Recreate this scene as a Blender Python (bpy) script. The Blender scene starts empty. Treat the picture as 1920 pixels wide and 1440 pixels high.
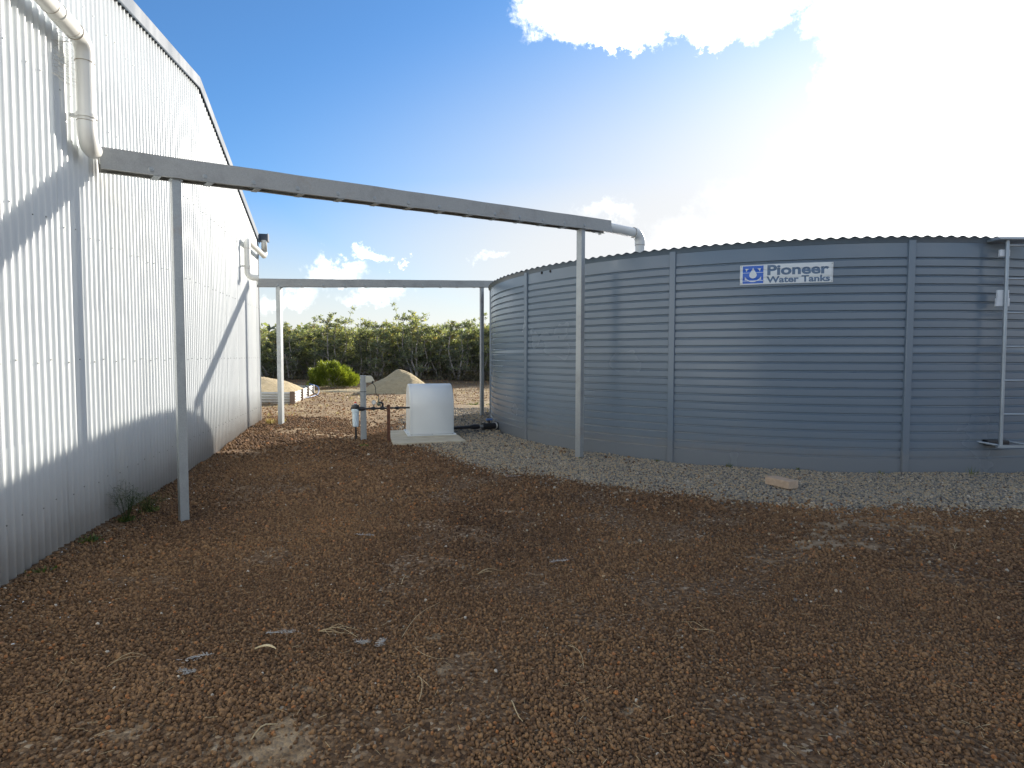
import bpy, bmesh, math, random
import numpy as np
from mathutils import Vector, Matrix
R = math.radians
pi = math.pi
sc = bpy.context.scene
C = sc.collection

# ------------------------------------------------------------------ camera, sky, sun, exposure
F_PX, PITCH, ROLL, CAM_H = 1093.2, 0.04786, 0.00189, 1.05
cam_d = bpy.data.cameras.new('camera')
cam_d.sensor_width = 36
cam_d.lens = F_PX / 1920 * 36
cam_d.clip_start = 0.05
cam_d.clip_end = 3000
cam = bpy.data.objects.new('camera', cam_d)
C.objects.link(cam)
cam.location = (0, 0, CAM_H)
_r = Vector((math.cos(ROLL), 0, 0)) + Vector((0, math.sin(PITCH), math.cos(PITCH))) * math.sin(ROLL)
_f = Vector((0, math.cos(PITCH), -math.sin(PITCH)))
_u = _r.cross(_f)
cam.rotation_euler = Matrix((_r, _u, -_f)).transposed().to_euler()
sc.camera = cam

SUN_AZ, SUN_EL = 30.2, 17.6
sd = bpy.data.lights.new('sun', 'SUN')
sd.energy = 4.9
sd.angle = R(0.53)
sd.color = (1.0, 0.92, 0.82)
sun = bpy.data.objects.new('sun', sd)
C.objects.link(sun)
_d = Vector((math.sin(R(SUN_AZ)) * math.cos(R(SUN_EL)), math.cos(R(SUN_AZ)) * math.cos(R(SUN_EL)), math.sin(R(SUN_EL))))
sun.rotation_euler = _d.to_track_quat('Z', 'Y').to_euler()

sc.view_settings.view_transform = 'Standard'
sc.view_settings.look = 'None'
sc.view_settings.gamma = 1
sc.view_settings.exposure = 1.15
sc.view_settings.use_curve_mapping = False
sc.cycles.max_bounces = 6
sc.cycles.transparent_max_bounces = 8

W = bpy.data.worlds.new('World')
sc.world = W
W.use_nodes = True
wn, wl = W.node_tree.nodes, W.node_tree.links
wn.clear()

def wnode(t, **k):
    n = wn.new(t)
    for a, b in k.items():
        setattr(n, a, b)
    return n

def wmath(op, a, b=None, c=None):
    n = wnode('ShaderNodeMath', operation=op)
    for i, v in enumerate((a, b, c)):
        if v is None:
            continue
        if isinstance(v, (int, float)):
            n.inputs[i].default_value = v
        else:
            wl.new(v, n.inputs[i])
    return n.outputs[0]

sky = wnode('ShaderNodeTexSky', sky_type='NISHITA')
sky.sun_disc = False
sky.sun_elevation = R(SUN_EL)
sky.sun_rotation = R(SUN_AZ)
sky.air_density = 1.0
sky.dust_density = 0.35
sky.ozone_density = 2.2
tc = wnode('ShaderNodeTexCoord')
sep = wnode('ShaderNodeSeparateXYZ')
wl.new(tc.outputs['Generated'], sep.inputs[0])
az = wmath('MULTIPLY', wmath('ARCTAN2', sep.outputs[0], sep.outputs[1]), 180 / pi)
el = wmath('MULTIPLY', wmath('ARCSINE', sep.outputs[2]), 180 / pi)
cmb = wnode('ShaderNodeCombineXYZ')
wl.new(az, cmb.inputs[0]); wl.new(el, cmb.inputs[1])

def wnoise(scale, detail, rough, w=0.0):
    n = wnode('ShaderNodeTexNoise')
    n.inputs['Scale'].default_value = scale
    n.inputs['Detail'].default_value = detail
    n.inputs['Roughness'].default_value = rough
    mp = wnode('ShaderNodeMapping')
    mp.inputs['Location'].default_value = (w, w * 1.7, w * .3)
    wl.new(tc.outputs['Generated'], mp.inputs[0])
    wl.new(mp.outputs[0], n.inputs['Vector'])
    return n
def vmath(op, a, b):
    n = wnode('ShaderNodeVectorMath', operation=op)
    for i, v in enumerate((a, b)):
        if isinstance(v, tuple):
            n.inputs[i].default_value = v
        else:
            wl.new(v, n.inputs[i])
    return n
nz1 = wnoise(15, 10, 0.70)
off = vmath('MULTIPLY', vmath('SUBTRACT', nz1.outputs['Color'], (0.5, 0.5, 0.5)).outputs[0], (11, 9, 0)).outputs[0]
nz2 = wnoise(5, 6, 0.6, 3.1)
off2 = vmath('MULTIPLY', vmath('SUBTRACT', nz2.outputs['Color'], (0.5, 0.5, 0.5)).outputs[0], (7, 7, 0)).outputs[0]
pos = vmath('ADD', vmath('ADD', cmb.outputs[0], off).outputs[0], off2).outputs[0]

def blob(p, a, e, ra, re, soft=0.62, wgt=1.0):
    s = vmath('SUBTRACT', p, (a, e, 0)).outputs[0]
    m = vmath('MULTIPLY', s, (1 / ra, 1 / re, 0)).outputs[0]
    ln = wnode('ShaderNodeVectorMath', operation='LENGTH')
    wl.new(m, ln.inputs[0])
    mr = wnode('ShaderNodeMapRange', interpolation_type='SMOOTHSTEP')
    wl.new(ln.outputs['Value'], mr.inputs[0])
    mr.inputs[1].default_value = 1.0
    mr.inputs[2].default_value = soft
    mr.inputs[3].default_value = 0
    mr.inputs[4].default_value = wgt
    return mr.outputs[0]

mask = None
for b in [(7, 30.5, 7.5, 3.6), (13.5, 30.5, 9, 3.2), (20.5, 30.8, 7.5, 4.0), (5, 29.2, 3.2, 1.6), (10.5, 27.8, 4.2, 1.6), (17.6, 28.0, 3.0, 1.6),
          (34, 22, 8.5, 9), (31, 27.5, 6.0, 3.5), (40, 26, 12, 9), (50, 22, 16, 14), (38, 11, 24, 9, .1), (24, 9, 16, 6, .0, .75),
          (-12.9, 9.8, 1.9, 1.1, .3, .85), (-16.2, 8.0, 4.2, 1.3, .2, .8), (-21.5, 5.1, 4.6, 1.7, .1, .8), (-12, 5.8, 4.6, 1.3, .1, .6),
          (-10.0, 8.8, .9, .4, .4, .7), (8.5, 13.6, 3.4, 1.5, .1, .35), (-2.2, 10.0, 2.0, .8, .1, .3),
          (-45, 6, 12, 2.5, .2), (70, 30, 22, 9, .5), (-75, 18, 18, 6, .4, .8), (120, 25, 25, 8, .5), (170, 16, 26, 6, .4), (-130, 30, 20, 7, .4)]:
    m = blob(pos, *b)
    mask = m if mask is None else wmath('MAXIMUM', mask, m)
# unseen broken cloud added round the sky to brighten the shade, thinning out into the blue gap at the left of the view
bn = wnoise(2.6, 9, 0.62, 9.4)
bm_ = wnode('ShaderNodeMapRange', interpolation_type='SMOOTHSTEP')
wl.new(bn.outputs['Fac'], bm_.inputs[0]); bm_.inputs[1].default_value = .52; bm_.inputs[2].default_value = .66
gap = blob(cmb.outputs[0], -5, 20, 62, 52, .72, 1.0)
mask = wmath('MAXIMUM', mask, wmath('MULTIPLY', bm_.outputs[0], wmath('SUBTRACT', 1.0, gap)))
# thin bright veil of high cloud in the sun's quarter of the sky, thinning out to the left and towards the zenith
veil = blob(cmb.outputs[0], 38, 10, 74, 27, 0.05, 1.0)
veil2 = blob(cmb.outputs[0], 30, 8, 64, 17, 0.30, 0.95)
veilm = wmath('MAXIMUM', wmath('POWER', veil, 1.15), veil2)
veiln = wnoise(2.2, 5, 0.55, 7.7)
veilm = wmath('MULTIPLY', veilm, wmath('MULTIPLY_ADD', veiln.outputs['Fac'], 0.35, 0.8))
hzm = wnode('ShaderNodeMapRange', interpolation_type='SMOOTHSTEP')
wl.new(el, hzm.inputs[0]); hzm.inputs[1].default_value = 17; hzm.inputs[2].default_value = -1; hzm.inputs[4].default_value = .85
veilm = wmath('MAXIMUM', veilm, hzm.outputs[0])
veilm = wmath('MINIMUM', veilm, 1.0)
shade = wnoise(9, 6, 0.6, 1.3)
ccr = wnode('ShaderNodeValToRGB')
ccr.color_ramp.elements[0].position = 0.30; ccr.color_ramp.elements[0].color = (6.2, 6.5, 6.9, 1)
ccr.color_ramp.elements[1].position = 0.52; ccr.color_ramp.elements[1].color = (9.5, 9.5, 9.3, 1)
wl.new(shade.outputs['Fac'], ccr.inputs[0])
mixv = wnode('ShaderNodeMixRGB')
mixv.inputs[2].default_value = (4.10, 4.18, 4.28, 1)
tcol = wnode('ShaderNodeMixRGB')
tcol.inputs[1].default_value = (0.42, 0.66, 0.88, 1); tcol.inputs[2].default_value = (0.64, 0.54, 0.46, 1)
wl.new(veilm, tcol.inputs[0])
tint = vmath('MULTIPLY', sky.outputs[0], tcol.outputs[0])
wl.new(veilm, mixv.inputs[0]); wl.new(tint.outputs[0], mixv.inputs[1])
mixc = wnode('ShaderNodeMixRGB')
wl.new(mask, mixc.inputs[0]); wl.new(mixv.outputs[0], mixc.inputs[1]); wl.new(ccr.outputs[0], mixc.inputs[2])
bg = wnode('ShaderNodeBackground')
bg.inputs[1].default_value = 0.10
wl.new(mixc.outputs[0], bg.inputs[0])
wo = wnode('ShaderNodeOutputWorld')
wl.new(bg.outputs[0], wo.inputs[0])

# ------------------------------------------------------------------ materials
MATS = {}
class NT:
    def __init__(s, name):
        m = bpy.data.materials.new(name)
        m.use_nodes = True
        s.m = m; s.n = m.node_tree.nodes; s.l = m.node_tree.links
        s.b = s.n['Principled BSDF']
        s.out = s.n['Material Output']
        s.tc = s.n.new('ShaderNodeTexCoord')
    def set(s, **k):
        for a, v in k.items():
            s.b.inputs[a.replace('_', ' ')].default_value = v
    def noise(s, scale, detail=4, rough=.55, src='Object', stretch=None):
        n = s.n.new('ShaderNodeTexNoise')
        n.inputs['Scale'].default_value = scale
        n.inputs['Detail'].default_value = detail
        n.inputs['Roughness'].default_value = rough
        v = s.tc.outputs[src]
        if stretch:
            mp = s.n.new('ShaderNodeMapping')
            mp.inputs['Scale'].default_value = stretch
            s.l.new(v, mp.inputs[0]); v = mp.outputs[0]
        s.l.new(v, n.inputs['Vector'])
        return n.outputs['Fac']
    def ramp(s, fac, stops):
        r = s.n.new('ShaderNodeValToRGB')
        e = r.color_ramp.elements
        while len(e) < len(stops):
            e.new(0.5)
        for i, (p, c) in enumerate(stops):
            e[i].position = p
            e[i].color = (*c, 1) if len(c) == 3 else c
        s.l.new(fac, r.inputs[0])
        return r.outputs[0]
    def mix(s, fac, a, b, mode='MIX'):
        n = s.n.new('ShaderNodeMixRGB')
        n.blend_type = mode
        for i, v in enumerate((fac, a, b)):
            if isinstance(v, (int, float)):
                n.inputs[i].default_value = v
            elif isinstance(v, tuple):
                n.inputs[i].default_value = (*v, 1)
            else:
                s.l.new(v, n.inputs[i])
        return n.outputs[0]
    def math(s, op, a, b=0.0, clamp=False):
        n = s.n.new('ShaderNodeMath'); n.operation = op; n.use_clamp = clamp
        for i, v in enumerate((a, b)):
            if isinstance(v, (int, float)):
                n.inputs[i].default_value = v
            else:
                s.l.new(v, n.inputs[i])
        return n.outputs[0]
    def attr(s, name, typ='GEOMETRY'):
        n = s.n.new('ShaderNodeAttribute'); n.attribute_name = name; n.attribute_type = typ
        return n
    def bump(s, h, strength=.3, dist=.01):
        n = s.n.new('ShaderNodeBump')
        n.inputs['Strength'].default_value = strength
        n.inputs['Distance'].default_value = dist
        s.l.new(h, n.inputs['Height'])
        s.l.new(n.outputs[0], s.b.inputs['Normal'])

def simple(name, col, rough=.5, metal=0.0, var=.12, scale=6, bump=0.0, spec=.5):
    t = NT(name)
    f = t.noise(scale, 5)
    lo = tuple(c * (1 - var) for c in col); hi = tuple(min(1, c * (1 + var)) for c in col)
    t.l.new(t.ramp(f, [(.3, lo), (.7, hi)]), t.b.inputs['Base Color'])
    t.set(Roughness=rough, Metallic=metal)
    t.b.inputs['Specular IOR Level'].default_value = spec
    if bump:
        t.bump(t.noise(scale * 12, 4), bump, .002)
    return t.m

def dirty_sheet(name, col, rough, streak=.1, spec=.5, metal=0.0, dirt=(.20, .13, .08), splash=0.5):
    """painted steel sheet: faint vertical rain streaks, uneven gloss, brown splash dust near the ground"""
    t = NT(name)
    s1 = t.noise(5, 2, .5, stretch=(1, 1, .05))
    s2 = t.noise(1.3, 3, .5)
    lo = tuple(c * (1 - streak) for c in col); hi = tuple(min(1, c * (1 + streak * .5)) for c in col)
    base = t.ramp(s1, [(.35, lo), (.65, hi)])
    base = t.mix(t.ramp(s2, [(.45, (0, 0, 0)), (.8, (.25, .25, .25))]), base, tuple(c * .82 for c in col))
    sp = t.n.new('ShaderNodeSeparateXYZ')
    t.l.new(t.n.new('ShaderNodeNewGeometry').outputs['Position'], sp.inputs[0])
    hz = t.math('ADD', sp.outputs[2], t.math('MULTIPLY', t.noise(7, 5, .7), -.28))
    low = t.ramp(hz, [(0.0, (splash,) * 3), (.12, (splash * .35,) * 3), (.32, (0, 0, 0))])
    base = t.mix(low, base, dirt)
    t.l.new(base, t.b.inputs['Base Color'])
    t.l.new(t.ramp(s1 if streak else s2, [(.3, (rough * .88,) * 3), (.7, (min(1, rough * 1.15),) * 3)]), t.b.inputs['Roughness'])
    t.set(Metallic=metal)
    t.b.inputs['Specular IOR Level'].default_value = spec
    return t.m

def galv(name, col=(.42, .43, .43), rough=.42):
    t = NT(name)
    v = t.n.new('ShaderNodeTexVoronoi'); v.inputs['Scale'].default_value = 220
    t.l.new(t.tc.outputs['Object'], v.inputs['Vector'])
    sp = t.n.new('ShaderNodeSeparateColor'); t.l.new(v.outputs['Color'], sp.inputs[0])
    a = t.ramp(sp.outputs[0], [(0, tuple(c * .93 for c in col)), (1, tuple(c * 1.06 for c in col))])
    b = t.mix(t.ramp(t.noise(5, 6, .65), [(.5, (0, 0, 0)), (.75, (.6, .6, .6))]), a, tuple(c * .6 for c in col))
    b = t.mix(t.ramp(t.noise(2.4, 7, .75), [(.6, (0, 0, 0)), (.72, (.4, .4, .4))]), b, (.27, .20, .13))
    t.l.new(b, t.b.inputs['Base Color'])
    t.l.new(t.ramp(sp.outputs[1], [(0, (rough * .8,) * 3), (1, (rough * 1.3,) * 3)]), t.b.inputs['Roughness'])
    t.set(Metallic=.40)
    return t.m

MATS['wall'] = dirty_sheet('cream_painted_steel', (.65, .68, .68), .40, .03, dirt=(.30, .22, .16), splash=.30)
MATS['tank'] = dirty_sheet('blue_grey_painted_steel', (.135, .180, .225), .24, .0, dirt=(.24, .21, .17), splash=.35)
MATS['barge'] = dirty_sheet('blue_grey_capping', (.085, .11, .14), .6, .05, spec=.2)
MATS['gutter'] = simple('dark_blue_gutter', (.035, .05, .075), .35)
MATS['galv'] = galv('galvanised_steel', (.32, .325, .315), .5)
MATS['galv_post'] = galv('galvanised_post', (.31, .335, .345), .42)
MATS['pvc'] = simple('white_pvc', (.60, .605, .575), .32, var=.05, scale=3)
MATS['pvc_joint'] = simple('grimy_pvc_joint', (.32, .28, .22), .6)
MATS['cover'] = simple('white_fibreglass', (.60, .63, .63), .38, var=.05, scale=2.5, bump=.02)
MATS['black_poly'] = simple('black_polythene', (.018, .018, .02), .4)
MATS['blue_poly'] = simple('blue_polythene', (.09, .17, .38), .4)
MATS['rust'] = simple('rusty_steel', (.10, .045, .028), .85, var=.4, scale=30, bump=.3)
MATS['red'] = simple('red_plastic', (.60, .04, .02), .35)
MATS['filter'] = simple('white_plastic', (.55, .66, .72), .3, var=.04)
MATS['cream_box'] = simple('cream_plastic', (.48, .47, .38), .45)
MATS['brass'] = simple('dull_brass', (.18, .20, .15), .4, metal=.7)
MATS['clear'] = simple('gauge_face', (.7, .7, .66), .15, var=.1, scale=30)
MATS['brick'] = simple('tan_clay', (.43, .32, .225), .9, var=.16, scale=28, bump=.5)
MATS['concrete'] = simple('pale_concrete', (.42, .38, .29), .9, var=.16, scale=7, bump=.25)
MATS['sticker_white'] = simple('sticker_white', (.62, .66, .66), .35, var=.04)
MATS['sticker_blue'] = simple('sticker_blue', (.03, .12, .48), .35, var=.05)
MATS['sticker_grey'] = simple('sticker_grey', (.10, .16, .24), .4, var=.05)
MATS['aluminium'] = simple('dull_aluminium', (.30, .35, .39), .4, metal=.5)
MATS['white_tape'] = simple('white_wrap', (.66, .70, .72), .5)
MATS['bed_white'] = dirty_sheet('white_bed_steel', (.62, .64, .60), .45, .05)
MATS['bed_post'] = simple('brown_bed_post', (.17, .12, .09), .6)
MATS['bark'] = simple('grey_bark', (.38, .34, .30), .95, var=.35, scale=12, bump=.3)
MATS['dark_dot'] = simple('dark_opening', (.01, .01, .01), .9)
MATS['screw'] = simple('screw_head', (.30, .31, .29), .4, metal=.5)
MATS['web'] = simple('cobweb', (.45, .43, .38), .9)
MATS['straw'] = simple('dry_straw', (.42, .33, .19), .8, var=.3, scale=20)
MATS['lichen'] = simple('bleached_lichen', (.40, .39, .37), .95, var=.3, scale=40)
MATS['pod'] = simple('pale_leaf', (.55, .45, .27), .7, var=.2, scale=30)

def sand(name, a, b, s=9):
    t = NT(name)
    n1 = t.noise(s, 8, .65); n2 = t.noise(140, 3, .6)
    col = t.ramp(n1, [(.3, a), (.7, b)])
    col = t.mix(.5, col, t.ramp(n2, [(.25, (.35, .35, .35)), (.8, (1.0, 1.0, 1.0))]), 'MULTIPLY')
    t.l.new(col, t.b.inputs['Base Color'])
    t.set(Roughness=.95)
    t.b.inputs['Specular IOR Level'].default_value = .15
    t.bump(t.math('ADD', n2, t.math('MULTIPLY', n1, 3)), .6, .03)
    return t.m
MATS['sand'] = sand('yellow_sand', (.54, .43, .25), (.70, .57, .36))
MATS['sand_grey'] = sand('grey_tan_sand', (.52, .42, .25), (.66, .54, .33))

def leafmat(name, stops, trans=.35):
    t = NT(name)
    g = t.attr('tint')
    oi = t.n.new('ShaderNodeObjectInfo')
    col = t.ramp(g.outputs['Fac'], stops)
    col = t.mix(.35, col, t.ramp(oi.outputs['Random'], [(0, (.45, .5, .45)), (1, (1.2, 1.15, .9))]), 'MULTIPLY')
    t.l.new(col, t.b.inputs['Base Color'])
    t.set(Roughness=.5)
    t.b.inputs['Specular IOR Level'].default_value = .35
    tr = t.n.new('ShaderNodeBsdfTranslucent')
    t.l.new(t.mix(1.0, col, (1.5, 1.6, .6), 'MULTIPLY'), tr.inputs[0])
    mx = t.n.new('ShaderNodeMixShader'); mx.inputs[0].default_value = trans
    t.l.new(t.b.outputs[0], mx.inputs[1]); t.l.new(tr.outputs[0], mx.inputs[2])
    t.l.new(mx.outputs[0], t.out.inputs[0])
    return t.m
MATS['leaf'] = leafmat('scrub_leaf', [(0, (.09, .10, .08)), (.35, (.19, .21, .15)), (.7, (.31, .33, .235)), (.93, (.46, .45, .29)), (1, (.40, .28, .14))], .42)
MATS['lime'] = leafmat('lime_foliage', [(0, (.035, .055, .012)), (.5, (.11, .14, .02)), (1, (.25, .28, .045))], .40)
MATS['weed'] = leafmat('weed_green', [(0, (.04, .08, .02)), (.6, (.10, .14, .04)), (1, (.24, .2, .09))])
MATS['dryleaf'] = leafmat('dry_grass', [(0, (.20, .14, .06)), (.6, (.42, .32, .16)), (1, (.55, .45, .25))], .25)
MATS['under'] = leafmat('undergrowth_leaf', [(0, (.08, .07, .055)), (.6, (.17, .14, .10)), (1, (.22, .20, .12))], .3)

# ------------------------------------------------------------------ mesh helpers
class MB:
    def __init__(s):
        s.v = []; s.f = []; s.sm = []
    def add(s, verts, faces, smooth=False):
        o = len(s.v)
        s.v += [tuple(v) for v in verts]
        s.f += [tuple(i + o for i in f) for f in faces]
        s.sm += [smooth] * len(faces)
        return s
    def box(s, c, x, y, z, dx, dy, dz):
        """box centred c, half-axes along unit vectors x,y,z with sizes dx,dy,dz"""
        c, x, y, z = map(Vector, (c, x, y, z))
        vs = [c + x * (dx / 2 * i) + y * (dy / 2 * j) + z * (dz / 2 * k) for i in (-1, 1) for j in (-1, 1) for k in (-1, 1)]
        return s.add(vs, [(0, 1, 3, 2), (4, 6, 7, 5), (0, 4, 5, 1), (2, 3, 7, 6), (0, 2, 6, 4), (1, 5, 7, 3)])
    def tube(s, pts, rad, n=12, cap=True, smooth=True):
        pts = [Vector(p) for p in pts]
        rad = rad if isinstance(rad, (list, tuple)) else [rad] * len(pts)
        T = [(pts[min(i + 1, len(pts) - 1)] - pts[max(i - 1, 0)]).normalized() for i in range(len(pts))]
        a = Vector((0, 0, 1)) if abs(T[0].z) < .9 else Vector((1, 0, 0))
        u = T[0].cross(a).normalized()
        vs = []
        for i, p in enumerate(pts):
            u = (u - T[i] * u.dot(T[i])).normalized()
            w = T[i].cross(u)
            for k in range(n):
                an = 2 * pi * k / n
                vs.append(p + (u * math.cos(an) + w * math.sin(an)) * rad[i])
        fs = [(i * n + k, i * n + (k + 1) % n, (i + 1) * n + (k + 1) % n, (i + 1) * n + k) for i in range(len(pts) - 1) for k in range(n)]
        s.add(vs, fs, smooth)
        if cap:
            s.add(vs[:n], [tuple(range(n))[::-1]])
            s.add(vs[-n:], [tuple(range(n))])
        return s
    def sweep(s, prof, A, B, x, y, closed=False, smooth=False):
        """profile points (a,b) in axes x,y swept from A to B"""
        A, B, x, y = map(Vector, (A, B, x, y))
        vs = [P + x * a + y * b for P in (A, B) for a, b in prof]
        n = len(prof)
        fs = [(i, (i + 1) % n, n + (i + 1) % n, n + i) for i in range(n if closed else n - 1)]
        s.add(vs, fs, smooth)
        if closed:
            s.add(vs[:n], [tuple(range(n))[::-1]]); s.add(vs[n:], [tuple(range(n))])
        return s
    def build(s, name, mat, parent=None, bevel=0, solid=0, loc=None):
        me = bpy.data.meshes.new(name)
        o3 = Vector(loc) if loc is not None else Vector((0, 0, 0))
        me.from_pydata([tuple(Vector(v) - o3) for v in s.v] if loc is not None else s.v, [], s.f)
        me.polygons.foreach_set('use_smooth', s.sm)
        me.update()
        ob = bpy.data.objects.new(name, me)
        C.objects.link(ob)
        me.materials.append(MATS[mat] if isinstance(mat, str) else mat)
        if solid:
            m = ob.modifiers.new('thickness', 'SOLIDIFY'); m.thickness = solid; m.offset = -1
        if bevel:
            m = ob.modifiers.new('bevel', 'BEVEL'); m.width = bevel; m.segments = 2; m.limit_method = 'ANGLE'; m.angle_limit = R(40)
        if loc is not None:
            ob.location = loc
        if parent:
            ob.parent = parent
            ob.matrix_parent_inverse = Matrix.Translation(-Vector(parent.location)) if parent.type == 'EMPTY' else Matrix.Identity(4)
        return ob

def thing(name, label, cat, loc, group=None):
    o = bpy.data.objects.new(name, None)
    C.objects.link(o)
    o.location = loc
    o.empty_display_size = .1
    o['label'] = label; o['category'] = cat
    if group: o['group'] = group
    return o
def tag(o, label, cat, group=None):
    o['label'] = label; o['category'] = cat
    if group: o['group'] = group
    return o
def arc(p0, d0, d1, r, n=7):
    """quarter-ish bend starting at p0 heading d0 and ending heading d1"""
    d0 = Vector(d0).normalized(); d1 = Vector(d1).normalized()
    ang = d0.angle(d1); nrm = (d1 - d0 * d0.dot(d1)).normalized()
    c = Vector(p0) + nrm * r
    return [c - nrm * r * math.cos(ang * i / n) + d0 * r * math.sin(ang * i / n) for i in range(n + 1)]

# value noise for placing things
_rng = np.random.RandomState(5)
_tab = _rng.rand(256, 256)
def vnoise(x, y, s, seed=0):
    x = np.asarray(x) * s + seed * 17.3; y = np.asarray(y) * s + seed * 5.1
    xi = np.floor(x).astype(int); yi = np.floor(y).astype(int)
    fx = x - xi; fy = y - yi
    fx = fx * fx * (3 - 2 * fx); fy = fy * fy * (3 - 2 * fy)
    g = lambda a, b: _tab[a % 256, b % 256]
    return (g(xi, yi) * (1 - fx) + g(xi + 1, yi) * fx) * (1 - fy) + (g(xi, yi + 1) * (1 - fx) + g(xi + 1, yi + 1) * fx) * fy
def fbm(x, y, s, seed=0, oct=4):
    r = 0; a = 1; t = 0
    for i in range(oct):
        r = r + a * vnoise(x, y, s * 2 ** i, seed + i); t += a; a *= .5
    return r / t
def sstep(v, a, b):
    t = np.clip((np.asarray(v, float) - a) / (b - a), 0, 1)
    return t * t * (3 - 2 * t)

# wall frame: point on/near the shed's gable wall
WN = Vector((.97169, .23624, 0)); WT = Vector((-.23624, .97169, 0)); WD = -1.539
UP = Vector((0, 0, 1))
def Wp(u, off, z):
    return WN * (WD + off) + WT * u + UP * z
TC = (3.710, 9.251); TR = 4.044; TH = 2.081

def ground_h(x, y):
    x = np.asarray(x, float); y = np.asarray(y, float)
    L = sstep(-x, 1.8, 3.0) * sstep(y, 5.5, 7.6)
    h = .11 * L + (1 - L) * .06 * sstep(y, 8.4, 9.6)
    o = x * .97169 + y * .23624 - WD
    u = -x * .23624 + y * .97169
    wallh = .058 + .05 * sstep(u, 5, 9)
    k = (1 - sstep(o, .02, .34)) * sstep(-u, -9.6, -9.1)
    h = h * (1 - k) + np.maximum(h, wallh) * k
    return h

SANDY = [(-.66, 1.50, .13, .10), (-.70, 1.62, .10, .05), (-1.07, 1.59, .12, .05), (-.59, 1.76, .10, .04), (.04, 3.90, .12, .06), (-.28, 5.47, .17, .05), (2.37, 3.72, .16, .07), (2.15, 3.62, .5, .10), (1.72, 3.42, .40, .08),
         (1.83, 3.22, .3, .07), (2.6, 3.5, .35, .08), (2.1, 4.18, .28, .10), (1.6, 4.25, .25, .08), (-.25, 2.1, .14, .04), (.9, 4.55, .15, .06), (-.2, 1.9, .06, .03), (.35, 1.72, .08, .03),
         (-2.4, 7.4, .5, .3), (-2.6, 8.6, .8, .3), (2.7, 2.6, .3, .06), (1.3, 3.0, .2, .05), (.6, 3.3, .14, .04)]
def sand_mask(x, y):
    x = np.asarray(x, float); y = np.asarray(y, float)
    m = np.zeros_like(x)
    dx = (fbm(x, y, 6, 3) - .5) * .28; dy = (fbm(x, y, 6, 9) - .5) * .16
    for a, b, ra, rb in SANDY:
        d = ((x + dx - a) / ra) ** 2 + ((y + dy - b) / rb) ** 2
        m = np.maximum(m, 1 - sstep(d, .3, 1.15))
    return m * sstep(fbm(x, y, 26, 4), .40, .60)
def ring_mask(x, y):
    x = np.asarray(x, float); y = np.asarray(y, float)
    d = np.hypot(x - TC[0], y - TC[1])
    lim = 5.36 + (fbm(x, y, 1.6, 21) - .5) * .35 + (fbm(x, y, 9, 22) - .5) * .3
    return 1 - sstep(d, lim - .16, lim + .26)

# ------------------------------------------------------------------ ground
def axis(lo, a, b, hi, step, grow=1.22):
    xs = list(np.arange(a, b, step))
    s = step; v = b
    while v < hi:
        xs.append(v); s *= grow; v += s
    xs.append(hi)
    s = step; v = a - step
    L = []
    while v > lo:
        L.append(v); s *= grow; v -= s
    L.append(lo)
    return np.array(sorted(L) + xs)
gx = axis(-900, -4.6, 6.0, 900, .045)
gy = axis(-60, .8, 10.0, 1500, .045)
GX, GY = np.meshgrid(gx, gy)
gz = ground_h(GX, GY)
near = (1 - sstep(np.hypot(GX, GY - 5), 9, 14))
gz = gz + near * ((fbm(GX, GY, 1.0, 31) - .5) * .050 + (fbm(GX, GY, 6, 33) - .5) * .026)
far = 1 - near
gz = gz + far * (fbm(GX, GY, .18, 35) - .5) * .12 * sstep(GY, 9, 30)
def ground_z(x, y):
    """height of the built ground under (x, y), by bilinear lookup"""
    x = np.asarray(x, float); y = np.asarray(y, float)
    i = np.clip(np.searchsorted(gx, x) - 1, 0, len(gx) - 2); j = np.clip(np.searchsorted(gy, y) - 1, 0, len(gy) - 2)
    fx = (x - gx[i]) / (gx[i + 1] - gx[i]); fy = (y - gy[j]) / (gy[j + 1] - gy[j])
    return (gz[j, i] * (1 - fx) + gz[j, i + 1] * fx) * (1 - fy) + (gz[j + 1, i] * (1 - fx) + gz[j + 1, i + 1] * fx) * fy
def gzf(x, y):
    return float(ground_z(x, y))
nx, ny = len(gx), len(gy)
me = bpy.data.meshes.new('ground')
verts = np.stack([GX.ravel(), GY.ravel(), gz.ravel()], 1)
idx = (np.arange(ny - 1)[:, None] * nx + np.arange(nx - 1)[None]).ravel()
faces = np.stack([idx, idx + 1, idx + nx + 1, idx + nx], 1)
me.vertices.add(len(verts)); me.vertices.foreach_set('co', verts.astype(np.float32).ravel())
me.loops.add(faces.size); me.loops.foreach_set('vertex_index', faces.astype(np.int32).ravel())
me.polygons.add(len(faces)); me.polygons.foreach_set('loop_start', np.arange(0, faces.size, 4, dtype=np.int32))
me.polygons.foreach_set('loop_total', np.full(len(faces), 4, np.int32))
me.update(calc_edges=True); me.validate()
me.polygons.foreach_set('use_smooth', [True] * len(me.polygons))
for nm, arr in (('sandy', sand_mask(GX, GY)), ('ring', ring_mask(GX, GY))):
    a = me.attributes.new(nm, 'FLOAT', 'POINT'); a.data.foreach_set('value', arr.astype(np.float32).ravel())
gnd = bpy.data.objects.new('ground', me); C.objects.link(gnd)
gnd['kind'] = 'structure'
t = NT('laterite_ground')
n_f = t.noise(260, 3, .6); n_m = t.noise(30, 6, .65); n_l = t.noise(1.4, 6, .6); n_xl = t.noise(.33, 5, .6)
vor = t.n.new('ShaderNodeTexVoronoi'); vor.inputs['Scale'].default_value = 75
t.l.new(t.tc.outputs['Object'], vor.inputs['Vector'])
vs_ = t.n.new('ShaderNodeSeparateColor'); t.l.new(vor.outputs['Color'], vs_.inputs[0])
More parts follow.
